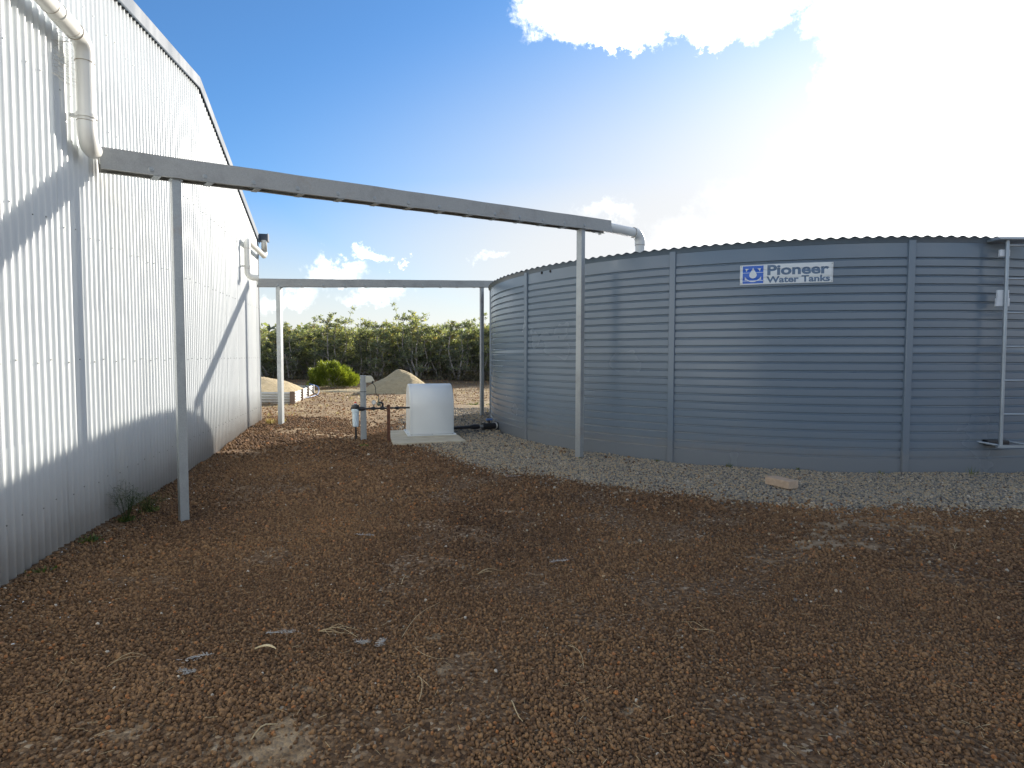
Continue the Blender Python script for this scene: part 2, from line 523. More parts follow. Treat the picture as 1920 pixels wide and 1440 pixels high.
brown = t.ramp(vs_.outputs[0], [(0, (.055, .031, .017)), (.45, (.12, .070, .037)), (.8, (.20, .125, .068)), (.95, (.30, .21, .13)), (1, (.42, .36, .27))])  # earth under the pebbles darkened, puts shade into the gaps between them
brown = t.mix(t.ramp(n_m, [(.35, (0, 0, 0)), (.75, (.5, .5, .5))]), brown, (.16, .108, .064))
grey = t.ramp(vs_.outputs[1], [(0, (.12, .11, .09)), (.5, (.25, .225, .18)), (1, (.42, .37, .28))])
gm = t.attr('ring').outputs['Fac']
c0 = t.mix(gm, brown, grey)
sandc = t.ramp(n_f, [(.25, (.27, .20, .125)), (.7, (.38, .29, .185))])
c0 = t.mix(t.attr('sandy').outputs['Fac'], c0, sandc)
# paler, drier earth and straw further off
sp = t.n.new('ShaderNodeSeparateXYZ'); t.l.new(t.n.new('ShaderNodeNewGeometry').outputs['Position'], sp.inputs[0])
dryc = t.ramp(t.noise(3.2, 7, .7), [(.28, (.20, .13, .075)), (.45, (.34, .24, .135)), (.6, (.52, .39, .22)), (.8, (.64, .51, .32))])
dryc = t.mix(.6, dryc, t.ramp(t.noise(24, 6, .8), [(.3, (.35, .35, .35)), (.65, (1.1, 1.1, 1.1))]), 'MULTIPLY')
dist = t.math('ADD', sp.outputs[1], t.math('MULTIPLY', n_xl, 5.0))
dmask = t.ramp(t.math('MULTIPLY', dist, .05), [(.44, (0, 0, 0)), (.62, (1, 1, 1))])
dmask = t.mix(.55, dmask, t.ramp(n_l, [(.40, (.35, .35, .35)), (.60, (1, 1, 1))]), 'MULTIPLY')
c0 = t.mix(dmask, c0, dryc)
vfar = t.ramp(t.math('MULTIPLY', dist, .01), [(.20, (0, 0, 0)), (.24, (1, 1, 1))])
c0 = t.mix(vfar, c0, (.12, .085, .055))
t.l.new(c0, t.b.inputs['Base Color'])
t.set(Roughness=.95); t.b.inputs['Specular IOR Level'].default_value = .2
bh = t.math('ADD', t.math('MULTIPLY', vor.outputs['Distance'], -1.0), t.math('MULTIPLY', n_m, 1.2))
t.bump(bh, .9, .012)
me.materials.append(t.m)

# loose stones: points with size, turn, shape and tint, a stone set on each by geometry nodes
def stonemat(name, stops, rough=.85):
    t = NT(name)
    a = t.attr('tint', 'INSTANCER')
    col = t.ramp(a.outputs['Fac'], stops)
    col = t.mix(.5, col, t.ramp(t.noise(2.2, 4, .7), [(.3, (.5, .5, .5)), (.7, (1.25, 1.25, 1.25))]), 'MULTIPLY')
    t.l.new(col, t.b.inputs['Base Color'])
    t.set(Roughness=rough); t.b.inputs['Specular IOR Level'].default_value = .3
    t.bump(t.noise(5, 3), .35, .2)
    return t.m
MATS['laterite'] = stonemat('laterite_stone', [(0, (.045, .024, .013)), (.3, (.125, .069, .034)), (.65, (.235, .137, .068)), (.86, (.32, .185, .085)), (.95, (.36, .145, .05)), (.975, (.36, .27, .17)), (1, (.50, .45, .37))])
MATS['gravel'] = stonemat('grey_gravel', [(0, (.08, .08, .078)), (.22, (.20, .19, .17)), (.45, (.31, .285, .23)), (.68, (.42, .355, .245)), (.88, (.46, .33, .18)), (1, (.60, .56, .48))], .75)

def stone_group(name, mat, seeds, rough_amt, sub=2):
    ng = bpy.data.node_groups.new(name, 'GeometryNodeTree')
    ng.interface.new_socket('Geometry', in_out='INPUT', socket_type='NodeSocketGeometry')
    ng.interface.new_socket('Geometry', in_out='OUTPUT', socket_type='NodeSocketGeometry')
    N, L = ng.nodes, ng.links
    gi = N.new('NodeGroupInput'); go = N.new('NodeGroupOutput')
    join = N.new('GeometryNodeJoinGeometry')
    for sd_ in seeds:
        ico = N.new('GeometryNodeMeshIcoSphere'); ico.inputs['Radius'].default_value = .5; ico.inputs['Subdivisions'].default_value = sub
        tr = N.new('GeometryNodeTransform'); tr.inputs['Scale'].default_value = (1.0, .80 + .16 * ((sd_ * 7) % 3) / 2, .68 + .2 * ((sd_ * 5) % 4) / 3)
        sp_ = N.new('GeometryNodeSetPosition')
        nz = N.new('ShaderNodeTexNoise'); nz.inputs['Scale'].default_value = 2.4; nz.inputs['Detail'].default_value = 1
        ps = N.new('GeometryNodeInputPosition')
        ad = N.new('ShaderNodeVectorMath'); ad.operation = 'ADD'; ad.inputs[1].default_value = (sd_ * 3.7, sd_ * 1.3, 0)
        sb = N.new('ShaderNodeVectorMath'); sb.operation = 'SUBTRACT'; sb.inputs[1].default_value = (.5, .5, .5)
        sc_ = N.new('ShaderNodeVectorMath'); sc_.operation = 'SCALE'; sc_.inputs['Scale'].default_value = rough_amt
        ss = N.new('GeometryNodeSetShadeSmooth')
        sm = N.new('GeometryNodeSetMaterial'); sm.inputs['Material'].default_value = MATS[mat]
        g2i = N.new('GeometryNodeGeometryToInstance')
        L.new(ps.outputs[0], ad.inputs[0]); L.new(ad.outputs[0], nz.inputs['Vector']); L.new(nz.outputs['Color'], sb.inputs[0]); L.new(sb.outputs[0], sc_.inputs[0])
        L.new(ico.outputs[0], tr.inputs[0]); L.new(tr.outputs[0], sp_.inputs[0]); L.new(sc_.outputs[0], sp_.inputs['Offset'])
        L.new(sp_.outputs[0], ss.inputs[0]); L.new(ss.outputs[0], sm.inputs[0]); L.new(sm.outputs[0], g2i.inputs[0]); L.new(g2i.outputs[0], join.inputs[0])
    iop = N.new('GeometryNodeInstanceOnPoints')
    iop.inputs['Pick Instance'].default_value = True
    def na(nm, typ):
        a = N.new('GeometryNodeInputNamedAttribute'); a.data_type = typ; a.inputs['Name'].default_value = nm
        return [o for o in a.outputs if o.enabled and o.name == 'Attribute'][0]
    L.new(gi.outputs[0], iop.inputs['Points']); L.new(join.outputs[0], iop.inputs['Instance'])
    L.new(na('which', 'INT'), iop.inputs['Instance Index'])
    L.new(na('turn', 'FLOAT_VECTOR'), iop.inputs['Rotation'])
    L.new(na('size', 'FLOAT'), iop.inputs['Scale'])
    L.new(iop.outputs[0], go.inputs[0])
    return ng

def scatter(name, label, cat, xyz, size, tint, group_args, nvar, seed, tilt=pi):
    rs = np.random.RandomState(seed)
    n = len(xyz)
    m = bpy.data.meshes.new(name)
    m.vertices.add(n); m.vertices.foreach_set('co', xyz.astype(np.float32).ravel())
    a = m.attributes.new('size', 'FLOAT', 'POINT'); a.data.foreach_set('value', size.astype(np.float32))
    a = m.attributes.new('tint', 'FLOAT', 'POINT'); a.data.foreach_set('value', tint.astype(np.float32))
    a = m.attributes.new('which', 'INT', 'POINT'); a.data.foreach_set('value', rs.randint(0, nvar, n).astype(np.int32))
    rot = (rs.rand(n, 3) - .5) * np.array([tilt * 2, tilt * 2, 2 * pi])
    a = m.attributes.new('turn', 'FLOAT_VECTOR', 'POINT'); a.data.foreach_set('vector', rot.astype(np.float32).ravel())
    o = bpy.data.objects.new(name, m); C.objects.link(o)
    md = o.modifiers.new('stones', 'NODES'); md.node_group = stone_group(name + '_nodes', *group_args)
    o['kind'] = 'stuff'; tag(o, label, cat)
    return o

def jgrid(y0, y1, cell, rs, spread=1.12):
    W_ = spread * y1 + .3
    xs = np.arange(-W_, W_, cell); ys = np.arange(y0, y1, cell)
    X, Y = np.meshgrid(xs, ys)
    X = X + (rs.rand(*X.shape) - .5) * cell * 1.3; Y = Y + (rs.rand(*Y.shape) - .5) * cell * 1.3
    X = X.ravel(); Y = Y.ravel()
    k = (np.abs(X) < spread * Y + .3) & (X * .97169 + Y * .23624 - WD > .012) & (np.hypot(X - TC[0], Y - TC[1]) > TR + .02)
    return X[k], Y[k]
SLAB = [(-1.387, 6.766), (-.555, 7.028), (-.90, 8.20), (-1.70, 7.95)]
def in_slab(X, Y):
    ins = np.ones_like(X, bool)
    for i in range(4):
        (ax, ay), (bx, by) = SLAB[i], SLAB[(i + 1) % 4]
        ins &= ((bx - ax) * (Y - ay) - (by - ay) * (X - ax)) > 0
    return ins
rs = np.random.RandomState(11)
P_, S_ = [], []
for y0, y1, cell, s0, s1 in [(1.05, 1.9, .0090, .0070, .0155), (1.9, 2.8, .0105, .0075, .016), (2.8, 4.0, .0135, .009, .019), (4.0, 5.8, .0185, .012, .025), (5.8, 8.8, .027, .016, .034)]:
    X, Y = jgrid(y0, y1, cell, rs)
    keep = (rs.rand(len(X)) > sand_mask(X, Y) * .82) & (rs.rand(len(X)) > ring_mask(X, Y) * .97) & ~in_slab(X, Y)
    fines = sstep(fbm(X, Y, 2.6, 41), .54, .68) * .75
    keep &= rs.rand(len(X)) > fines
    X, Y = X[keep], Y[keep]
    r_ = rs.rand(len(X)) ** 2.6
    coarse = .62 + .80 * fbm(X, Y, 1.1, 51)
    s = (s0 + (s1 - s0) * r_) * coarse
    Z = ground_z(X, Y) + s * .16 + rs.rand(len(X)) * s0 * .35
    P_.append(np.stack([X, Y, Z], 1)); S_.append(s)
P_ = np.concatenate(P_); S_ = np.concatenate(S_)
big = rs.rand(len(S_)) > .9985
S_[big] *= 1.9
tn = np.clip(rs.rand(len(S_)) * .62 + .52 * (fbm(P_[:, 0], P_[:, 1], 1.1, 61) - .22), 0, .92)
odd = rs.rand(len(S_)); tn = np.where(odd > .975, .9 + .06 * rs.rand(len(S_)), tn); tn = np.where(odd > .9988, 1.0, tn)
scatter('laterite_pebbles', 'dark brown laterite pebbles covering the yard between the shed and the tank', 'pebbles', P_, S_, tn, ('laterite', (1, 2, 3, 4, 5), .26), 5, 1)
print('pebbles', len(S_))
P_, S_ = [], []
for y0, y1, cell, s0, s1 in [(3.6, 5.8, .0140, .009, .022), (5.8, 7.6, .019, .012, .027), (7.6, 11, .032, .018, .040)]:
    X, Y = jgrid(y0, y1, cell, rs)
    rm = ring_mask(X, Y)
    keep = (rs.rand(len(X)) < rm) & (rs.rand(len(X)) > sand_mask(X, Y) * .8) & ~in_slab(X, Y)
    X, Y = X[keep], Y[keep]
    s = s0 + (s1 - s0) * rs.rand(len(X)) ** 1.6
    Z = ground_z(X, Y) + s * .18
    P_.append(np.stack([X, Y, Z], 1)); S_.append(s)
# strays out on the brown earth
X = rs.rand(3500) * 8 - 2.5; Y = 2.2 + rs.rand(3500) * 4.7
k = (X * .97169 + Y * .23624 - WD > .02) & (np.hypot(X - TC[0], Y - TC[1]) > TR + .03) & (rs.rand(3500) < np.clip(1.2 - (np.hypot(X - TC[0], Y - TC[1]) - 5.3) * .55, .04, 1))
X, Y = X[k], Y[k]; s = .006 + .012 * rs.rand(len(X)) ** 2
P_.append(np.stack([X, Y, ground_z(X, Y) + .006 + s * .2], 1)); S_.append(s)
P_ = np.concatenate(P_); S_ = np.concatenate(S_)
scatter('drainage_gravel', 'grey and tan crushed gravel in a ring round the foot of the water tank', 'gravel', P_, S_, np.clip(rs.rand(len(S_)) * .97, 0, 1), ('gravel', (6, 7, 8, 9), .55), 4, 2)
print('gravel', len(S_))
# stones and clods on the sunlit earth further off
X = -9 + rs.rand(26000) * 14; Y = 8.6 + rs.rand(26000) ** 1.4 * 14
k = (np.hypot(X - TC[0], Y - TC[1]) > TR + .05) & ((X * .97169 + Y * .23624 - WD > .05) | (-X * .23624 + Y * .97169 > 9.4)) & (ring_mask(X, Y) < .5)
X, Y = X[k], Y[k]; s = .010 + .032 * rs.rand(len(X)) ** 3
scatter('far_stones', 'loose brown stones and clods strewn over the sunlit earth behind the pump', 'stones', np.stack([X, Y, ground_z(X, Y) + s * .1], 1), s, np.clip(.55 + .42 * rs.rand(len(X)), 0, .985), ('laterite', (11, 12, 13), .4), 3, 3)

# ------------------------------------------------------------------ shed
shed = thing('shed', 'cream corrugated steel shed with a gable end facing the tank', 'shed', Wp(4, -4, 0))
U0, U1 = -3.02, 9.02
AP = (6.12, 3.56)
def roof_z(u):
    return AP[1] - .139 * (AP[0] - u) if u < AP[0] else AP[1] - .306 * (u - AP[0])
pitch = .0590
wall_shared = []
nrib = 10
us = U0
k = 0
while us < U1 - .01:
    ue = min(us + nrib * pitch, U1)
    n = max(2, int(round((ue - us) / pitch * 10)))
    mb = MB()
    vs = []
    rows = 6
    for i in range(n + 1):
        u = us + (ue - us) * i / n + (.006 if i == n else 0) * (ue < U1)
        ph = 2 * pi * (u - U0) / pitch
        o = .0088 * (math.cos(ph) + .16 * math.cos(2 * ph))
        lap = .0010 * max(0, 1 - (ue - u) / (pitch * .5)) - .0006 * max(0, 1 - (u - us) / (pitch * .25))
        top = roof_z(u)
        for r in range(rows):
            zz = .02 + (top - .02) * r / (rows - 1)
            warp = .0012 * math.sin(zz * 2.3 + k * 1.9) * math.sin((u - us) / (ue - us) * pi)
            vs.append(Wp(u, o + lap - .008 + warp, zz))
    fs = [(i * rows + r, (i + 1) * rows + r, (i + 1) * rows + r + 1, i * rows + r + 1) for i in range(n) for r in range(rows - 1)]
    mb.add(vs, fs, True)
    ob = mb.build('wall_sheet', 'wall', shed, solid=.0006)
    us = ue; k += 1
# long side wall beyond the far corner, near end wall, roof
E_far = Wp(U1, 0, 0)
mb = MB()
vs = []; n = 1360 // 4
for i in range(n + 1):
    d = 8.0 * i / n
    o = .0062 * math.cos(2 * pi * d / .0944)
    for zz in (.02, roof_z(U1) - .01):
        vs.append(Wp(U1 - .006 + o, -d - .012, zz))
mb.add(vs, [(2 * i, 2 * i + 1, 2 * i + 3, 2 * i + 2) for i in range(n)], True)
mb.build('side_wall', 'wall', shed, solid=.001)
mb = MB().box(Wp(U0, -4, roof_z(U0) / 2), WT, WN, UP, .02, 7.98, roof_z(U0) - .04)
mb.build('side_wall', 'wall', shed)
mb = MB().box((Wp(U1, -8, 0) + Wp(U0, -8, 0)) / 2 + UP * 1.3, WT, WN, UP, U1 - U0 - .06, .02, 2.58)
mb.build('back_wall', 'wall', shed)
mb = MB().sweep([(0, 0), (.035, 0), (.035, .0015), (.0015, .0015), (.0015, .035), (0, .035)], Wp(U1 + .006, .006, .02), Wp(U1 + .006, .006, roof_z(U1) - .02), -WT, -WN, closed=True)
mb.build('corner_flashing', 'barge', shed)
for (ua, ub) in ((U0 - .1, AP[0]), (AP[0], U1 + .06)):
    mb = MB(); vs = []
    n = 110
    for i in range(n + 1):
        d = -.02 - 8.0 * i / n
        o = .0075 * math.cos(2 * pi * i / 10)
        for u in (ua, ub):
            z = AP[1] + (-.139 * (AP[0] - u) if u < AP[0] else -.306 * (u - AP[0]))
            vs.append(Wp(u, d, z + .045 + o))
    mb.add(vs, [(2 * i, 2 * i + 1, 2 * i + 3, 2 * i + 2) for i in range(n)], True)
    mb.build('roof_sheet', 'barge', shed, solid=.001)
# barge capping: face board angled over the sheet ends, in folded lengths
for (ua, ub) in ((U0 - .12, 1.3), (1.302, AP[0]), (AP[0] + .002, U1 + .04)):
    za = AP[1] + (-.139 * (AP[0] - ua) if ua < AP[0] - .001 else -.306 * (ua - AP[0]))
    zb = AP[1] + (-.139 * (AP[0] - ub) if ub < AP[0] + .001 else -.306 * (ub - AP[0]))
    prof = [(.009, -.006), (.013, -.012), (.018, -.004), (.018, .092), (-.14, .092), (-.14, .088), (.014, .088), (.014, .002)]
    mb = MB().sweep(prof, Wp(ua, 0, za), Wp(ub, 0, zb), WN, UP, closed=True)
    mb.build('barge_capping', 'barge', shed, bevel=.0015)
# gutter along the far eave
gz0 = roof_z(U1)
prof = [(0, 0), (.125, 0), (.125, .10), (.138, .112), (.138, .116), (.118, .108), (.118, .006), (.004, .006), (.004, .10), (0, .10)]
mb = MB().sweep(prof, Wp(U1 + .022, .125, gz0 + .02), Wp(U1 + .022, -8, gz0 + .02), WT, UP, closed=True)
gut = mb.build('gutter', 'gutter', shed)
MB().box(Wp(U1 + .086, .127, gz0 + .075), WT, WN, UP, .128, .004, .112).build('end_cap', 'gutter', gut)
# roofing screws in rows at the wall girts
mb = MB()
for zz in (.32, 1.02, 1.72, 2.42, 3.0):
    kk = 0
    u = U0 + pitch
    while u < U1 - .03:
        if zz < roof_z(u) - .15:
            p = Wp(u, .0008, zz + .008 * math.sin(kk * 3.1))
            mb.tube([p - WN * .003, p + WN * .0034], .0040, 6, smooth=False)
        u += pitch * (3 if kk % 2 else 2); kk += 1
sco = mb.build('wall_screws', 'screw', shed); sco['kind'] = 'stuff'
# slab edge under the wall
mb = MB().box(Wp((U0 + U1) / 2, -4.0, -.03), WT, WN, UP, U1 - U0 - .05, 7.94, .10)
mb.build('floor_slab', 'concrete', shed)

# downpipes on the gable wall
def pipe_part(name, pts, r, mat, parent, n=20):
    return MB().tube(pts, r, n).build(name, mat, parent)
def collar(p, d, r, parent, w=.03, name='socket'):
    p = Vector(p); d = Vector(d).normalized()
    return MB().tube([p - d * w / 2, p + d * w / 2], r, 20).build(name, 'pvc', parent)
def joint_line(p, d, r, parent):
    p = Vector(p); d = Vector(d).normalized()
    return MB().tube([p - d * .0012, p + d * .0012], r, 20).build('joint_ring', 'pvc_joint', parent)

def downpipe_run(name, label, uv, z_run, z_bot, u_start, off, r, bend, toward, end_dir):
    t_ = thing(name, label, 'pipe', Wp(uv, off, z_bot))
    sgn = 1 if toward > 0 else -1
    rd = WT * sgn                        # heading along the wall towards the upright
    a = Wp(u_start, off, z_run); b = Wp(uv - sgn * bend, off, z_run)
    pipe_part('run_pipe', [a, b], r, 'pvc', t_)
    el1 = arc(b, rd, -UP, bend)
    pipe_part('elbow', [b - rd * .03] + el1 + [el1[-1] - UP * .03], r * 1.06, 'pvc', t_)
    joint_line(b - rd * .032, rd, r * 1.08, t_); joint_line(el1[-1] - UP * .032, UP, r * 1.08, t_)
    v0 = el1[-1]; v1 = Wp(uv, off, z_bot + bend)
    pipe_part('upright_pipe', [v0, v1], r, 'pvc', t_)
    el2 = arc(v1, -UP, end_dir, bend)
    pipe_part('elbow', [v1 + UP * .035] + el2 + [el2[-1] + Vector(end_dir).normalized() * .05], r * 1.06, 'pvc', t_)
    joint_line(v1 + UP * .037, UP, r * 1.08, t_)
    collar(v1 + UP * .065, UP, r * 1.16, t_, .02, 'pipe_clip')
    MB().box(Wp(uv, off / 2 + .004, v1.z + .065), WN, WT, UP, off - .008, .02, .018).build('bracket', 'pvc', t_)
    return t_, a

B1 = Vector((-2.381, 3.418, 0)); B1b = Vector((1.0228, 6.3052, 0)); b1d = (B1b - B1).normalized()
def b1z(s):   # underside of the near beam along its length
    return 2.128 + .0522 * s
tp, _a = downpipe_run('downpipe', 'white round downpipe bending down the near part of the shed wall', 3.61, 2.705, 2.178, -2.6, .085, .042, .075, 1, (B1 - Wp(3.61, .085, 0)) * Vector((1, 1, 0)) + UP * .01)
MB().tube([Wp(-2.6, .085, 2.705), Wp(-2.75, .085, 2.705), Wp(-2.75, .06, 2.9)], .042, 16).build('run_pipe', 'pvc', tp)
joint_line(Wp(3.27, .085, 2.705), WT, .0435, tp); joint_line(Wp(3.47, .085, 2.705), WT, .0460, tp)
collar(Wp(3.40, .085, 2.705), WT, .0455, tp, .14)

B2 = Vector((-3.30, 7.62, 0)); P3 = Vector((-3.150, 7.928, 0)); P4 = Vector((-.497, 9.597, 0))
b2d = (P4 - P3).normalized(); b2s = P3 - b2d * .27; b2e = P4 + b2d * .32
tp2, _a = downpipe_run('downpipe', 'short white downpipe dropping from the gutter at the far shed corner', 7.845, 2.475, 2.02, U1 - .02, .075, .036, .07, -1, b2d)
dr0 = Wp(U1 - .02, .075, 2.475)
e_ = arc(Wp(U1 + .045, .075, 2.475 + .06), -UP, -WT, .06)
MB().tube([Wp(U1 + .045, .075, gz0 + .03), Wp(U1 + .045, .075, 2.535)] + e_ + [dr0], .039, 18).build('drop_pipe', 'pvc', tp2)

# cobwebs tucked behind the near pipe elbow
mb = MB(); rr = random.Random(4)
for i in range(46):
    u = 3.45 + rr.random() * .13; z = 2.45 + rr.random() * .3
    p = Wp(u, .002, z); q = Wp(u + rr.uniform(-.04, .10), .05 + rr.random() * .03, z + rr.uniform(-.06, .06))
    mid = (p + q) / 2 - UP * .006
    mb.tube([p, mid, q], .0007, 3, cap=False)
o = mb.build('cobweb', 'web'); tag(o, 'grey cobweb strands behind the elbow of the near downpipe', 'cobweb'); o['kind'] = 'stuff'

# ------------------------------------------------------------------ pipe-carrying steel channels on posts
def channel(label, A, Bp, zA, zB, w, hgt, dimple, end_pipe):
    """hollow channel open below, lips turned in, a pvc pipe inside, clips across the opening"""
    d = (Bp - A).normalized(); side = Vector((d.y, -d.x, 0)); L = (Bp - A).length
    root = thing('pipe_channel', label, 'channel', A)
    a3 = A + UP * zA; b3 = Bp + UP * zB
    dd = (b3 - a3).normalized(); up = side.cross(dd).normalized()
    if up.z < 0: up = -up
    h = w / 2; tck = .0018
    prof = [(-h + .018, 0), (-h, 0), (-h, hgt * .46), (-h, hgt * .50), (-h + .005, hgt * .51), (-h + .005, hgt), (h - .005, hgt), (h - .005, hgt * .51), (h, hgt * .50), (h, hgt * .46), (h, 0), (h - .018, 0)]
    # doubled wall for real thickness
    inner = [(x * (1 - 2 * tck / w) if abs(x) > h - .01 else x, min(y, hgt - tck) if y > tck else tck) for x, y in prof][::-1]
    mb = MB().sweep(prof + inner, a3, b3, side, up, closed=False)
    n = len(prof + inner)
    full = prof + inner
    mb2 = MB()
    nn = 40
    vs = []
    for i in range(nn + 1):
        P = a3.lerp(b3, i / nn)
        wob = side * (.0012 * math.sin(i * 1.7)) + up * (.0010 * math.sin(i * .9 + 1))
        vs += [P + wob + side * x + up * y for x, y in full]
    fs = [(i * n + k, i * n + (k + 1) % n, (i + 1) * n + (k + 1) % n, (i + 1) * n + k) for i in range(nn) for k in range(n)]
    mb2.add(vs, fs)
    mb2.add(vs[:n], [(k, n - 1 - k, n - 2 - k, k + 1) for k in range(len(prof) - 1)])
    mb2.add(vs[-n:], [(k, k + 1, n - 2 - k, n - 1 - k) for k in range(len(prof) - 1)])
    mb2.build('channel_body', 'galv', root)
    # clips across the open underside and a bolt dimple on each face above them
    s = .28
    while s < L - .25:
        P = a3 + dd * s
        clip = MB().box(P - up * .003, dd, side, up, .040, w - .006, .003)
        clip.box(P + up * .016 + side * (h - .028), dd, side, up, .05, .004, .022)
        clip.box(P + up * .016 - side * (h - .028), dd, side, up, .05, .004, .022)
        clip.build('clip', 'galv_post', root)
        for sg in (-1, 1):
            q = P - dd * .03 + up * hgt * .24 + side * (h * sg)
            m_ = MB().tube([q, q + side * sg * .003], [.016, .011], 14)
            m_.tube([q + side * sg * .003, q + side * sg * .0052], .0045, 8)
            m_.build('bolt', 'galv_post', root)
        s += dimple
    MB().tube([a3 + up * hgt * .63 + dd * .004, b3 + up * hgt * .55 + dd * .004], hgt * .33, 18).build('inner_pipe', 'pvc', root)
    return root, a3, b3, dd, side, up

def post(label, base, z0, z1, ax, web, fl, lip=.014, group='galvanised posts carrying the pipe channels', scale_t=.0018):
    """lipped C-section upright: web faces -side"""
    ax = Vector(ax).normalized(); side = Vector((ax.y, -ax.x, 0))
    root = thing('support_post', label, 'post', (base.x, base.y, z0), group)
    a, b, t_ = web / 2, fl / 2, scale_t
    out = [(a - lip * 0, -b + 0), ]
    prof = [(a - lip, b), (a, b), (a, -b), (-a, -b), (-a, b), (-a + lip, b)]
    prof = [(a, b - lip * 0)] and [(a - lip, b), (a, b), (a, -b), (-a, -b), (-a, b), (-a + lip, b)]
    inner = [(-a + lip, b - t_), (-a + t_, b - t_), (-a + t_, -b + t_), (a - t_, -b + t_), (a - t_, b - t_), (a - lip, b - t_)]
    n = 12
    full = prof + inner
    vs = [Vector((base.x, base.y, z)) + ax * x + side * y for z in (z0 - .12, z1) for x, y in full]
    mb = MB().add(vs, [(k, (k + 1) % n, n + (k + 1) % n, n + k) for k in range(n)])
    mb.add(vs[n:], [(k, k + 1, n - 2 - k, n - 1 - k) for k in range(5)])
    mb.build('column', 'galv_post', root)
    c_ = MB().box(Vector((base.x, base.y, z1 + .001)), ax, side, UP, web + .02, fl + .014, .004)
    c_.build('cap_plate', 'galv_post', root)
    return root
p1 = Vector((-2.087, 3.667, 0)); p2 = Vector((.702, 6.033, 0))
g1 = 'galvanised posts carrying the pipe channels'
rootA, a3, b3, dd1, sd1, up1 = channel('long weathered galvanised channel rising from the near downpipe to the tank roof', B1, B1b, 2.114, 2.368, .115, .122, .292, 1)
zA = lambda p: 2.114 + (2.368 - 2.114) * ((p - B1).length / (B1b - B1).length)
post('nearest galvanised post, standing before the shed wall at left', p1, gzf(p1.x, p1.y), zA(p1) - .006, -b1d, .050, .066)
post('bright galvanised post standing in gravel in front of the tank', p2, gzf(p2.x, p2.y), zA(p2) - .006, -b1d, .052, .070)
z2a, z2b = 1.958, 2.190
rootB, a4, b4, dd2, sd2, up2 = channel('far galvanised channel running level from the shed corner to the tank', b2s, b2e, z2a, z2b, .085, .108, .30, 1)
zB = lambda p: z2a + (z2b - z2a) * ((p - b2s).length / (b2e - b2s).length)
ax3 = Vector((-1.0, -.05, 0))
post('far galvanised post beside the shed corner with one sunlit face', P3, gzf(P3.x, P3.y), zB(P3) - .006, ax3, .055, .090)
post('far galvanised post just left of the tank edge', P4, gzf(P4.x, P4.y), zB(P4) - .006, -b2d, .052, .050)
# tail lug under the right end of the near channel
MB().box(b3 - dd1 * .17 - up1 * .012, dd1, sd1, up1, .10, .05, .003).box(b3 - dd1 * .13 - up1 * .02, dd1, sd1, up1, .004, .04, .02).build('bracket', 'galv_post', rootA)
q = b3 + up1 * .06 - dd1 * .035 + sd1 * .0485
MB().box(q, dd1, sd1, up1, .004, .003, .07).build('cut_mark', 'dark_dot', rootA)
for k_ in (-.26, -.205):
    q = b3 + up1 * .035 + dd1 * k_ + sd1 * .0475
    MB().tube([q, q + sd1 * .003], .006, 8).build('bolt', 'dark_dot', rootA)
# outlet pipe from the near channel down to the tank roof
op = thing('tank_inlet_pipe', 'white pipe leaving the near channel and elbowing down onto the tank roof', 'pipe', (1.47, 6.68, 2.2))
o0 = b3 + up1 * .061 - dd1 * .06
hd = Vector((b1d.x, b1d.y, .01)).normalized()
o1 = o0 + hd * .52
el_ = arc(o1, hd, -UP, .095)
pipe_part('straight_pipe', [o0, o1], .052, 'pvc', op, 24)
pipe_part('elbow', [o1 - hd * .03] + el_ + [el_[-1] - UP * .03], .0575, 'pvc', op, 24)
joint_line(o1 - hd * .032, hd, .0585, op); joint_line(el_[-1] - UP * .032, UP, .0585, op)
pipe_part('drop_pipe', [el_[-1], Vector((el_[-1].x, el_[-1].y, 2.12))], .052, 'pvc', op, 24)
INL = el_[-1]

# ------------------------------------------------------------------ water tank
tank = thing('water_tank', 'large round blue-grey corrugated steel water tank with a wavy roof edge', 'water tank', (TC[0], TC[1], 0))
A0, DA = R(-150.793), R(29.142)
SPACE = .0775
def tpt(a, r, z):
    return Vector((TC[0] + r * math.cos(a), TC[1] + r * math.sin(a), z))
# wall profile from bottom to top: (z, r offset); bands bulge slightly, grooves between
prof = [(-.04, -.001), (.02, 0)]
gl = sorted([1.926 - SPACE * k for k in range(24)])
prev = .02
joint_z = min(gl, key=lambda z: abs(z - 1.07))
for z in gl:
    prof.append((prev + (z - .0075 - prev) * .5, .0026))
    prof += [(z - .0150, .0026), (z - .0080, -.0105), (z + .0050, -.0145), (z + .0080, .0022)]
    if abs(z - joint_z) < 1e-6:
        prof += [(z + .019, .0022), (z + .0195, .0062)]
    prev = z + .0075
prof += [(2.0, .0016), (TH + .01, 0)]
prof = [(z, o) for z, o in prof]
def strip(name, a0, a1, mat, parent, nseg, roff=0.0, pr=prof, solid=0):
    vs = []; m_ = len(pr)
    for i in range(nseg + 1):
        a = a0 + (a1 - a0) * i / nseg
        for z, o in pr:
            wv = .0016 * math.sin(a * 9 + z * 1.3)
            vs.append(tpt(a, TR + o + roff + wv, z))
    fs = [(i * m_ + k, (i + 1) * m_ + k, (i + 1) * m_ + k + 1, i * m_ + k + 1) for i in range(nseg) for k in range(m_ - 1)]
    mb = MB().add(vs, fs, True)
    ob = mb.build(name, mat, parent)
    ob.data.set_sharp_from_angle(angle=R(28)) if hasattr(ob.data, 'set_sharp_from_angle') else None
    return ob
n_str = 12
DAF = 2 * pi / 12
angs = [A0 - DA + k * DA for k in range(5)]                # four measured bays, the rest evenly spaced round the back
last = angs[-1]; rest = (2 * pi - (last - angs[0])) / 8
angs += [last + rest * (k + 1) for k in range(7)]
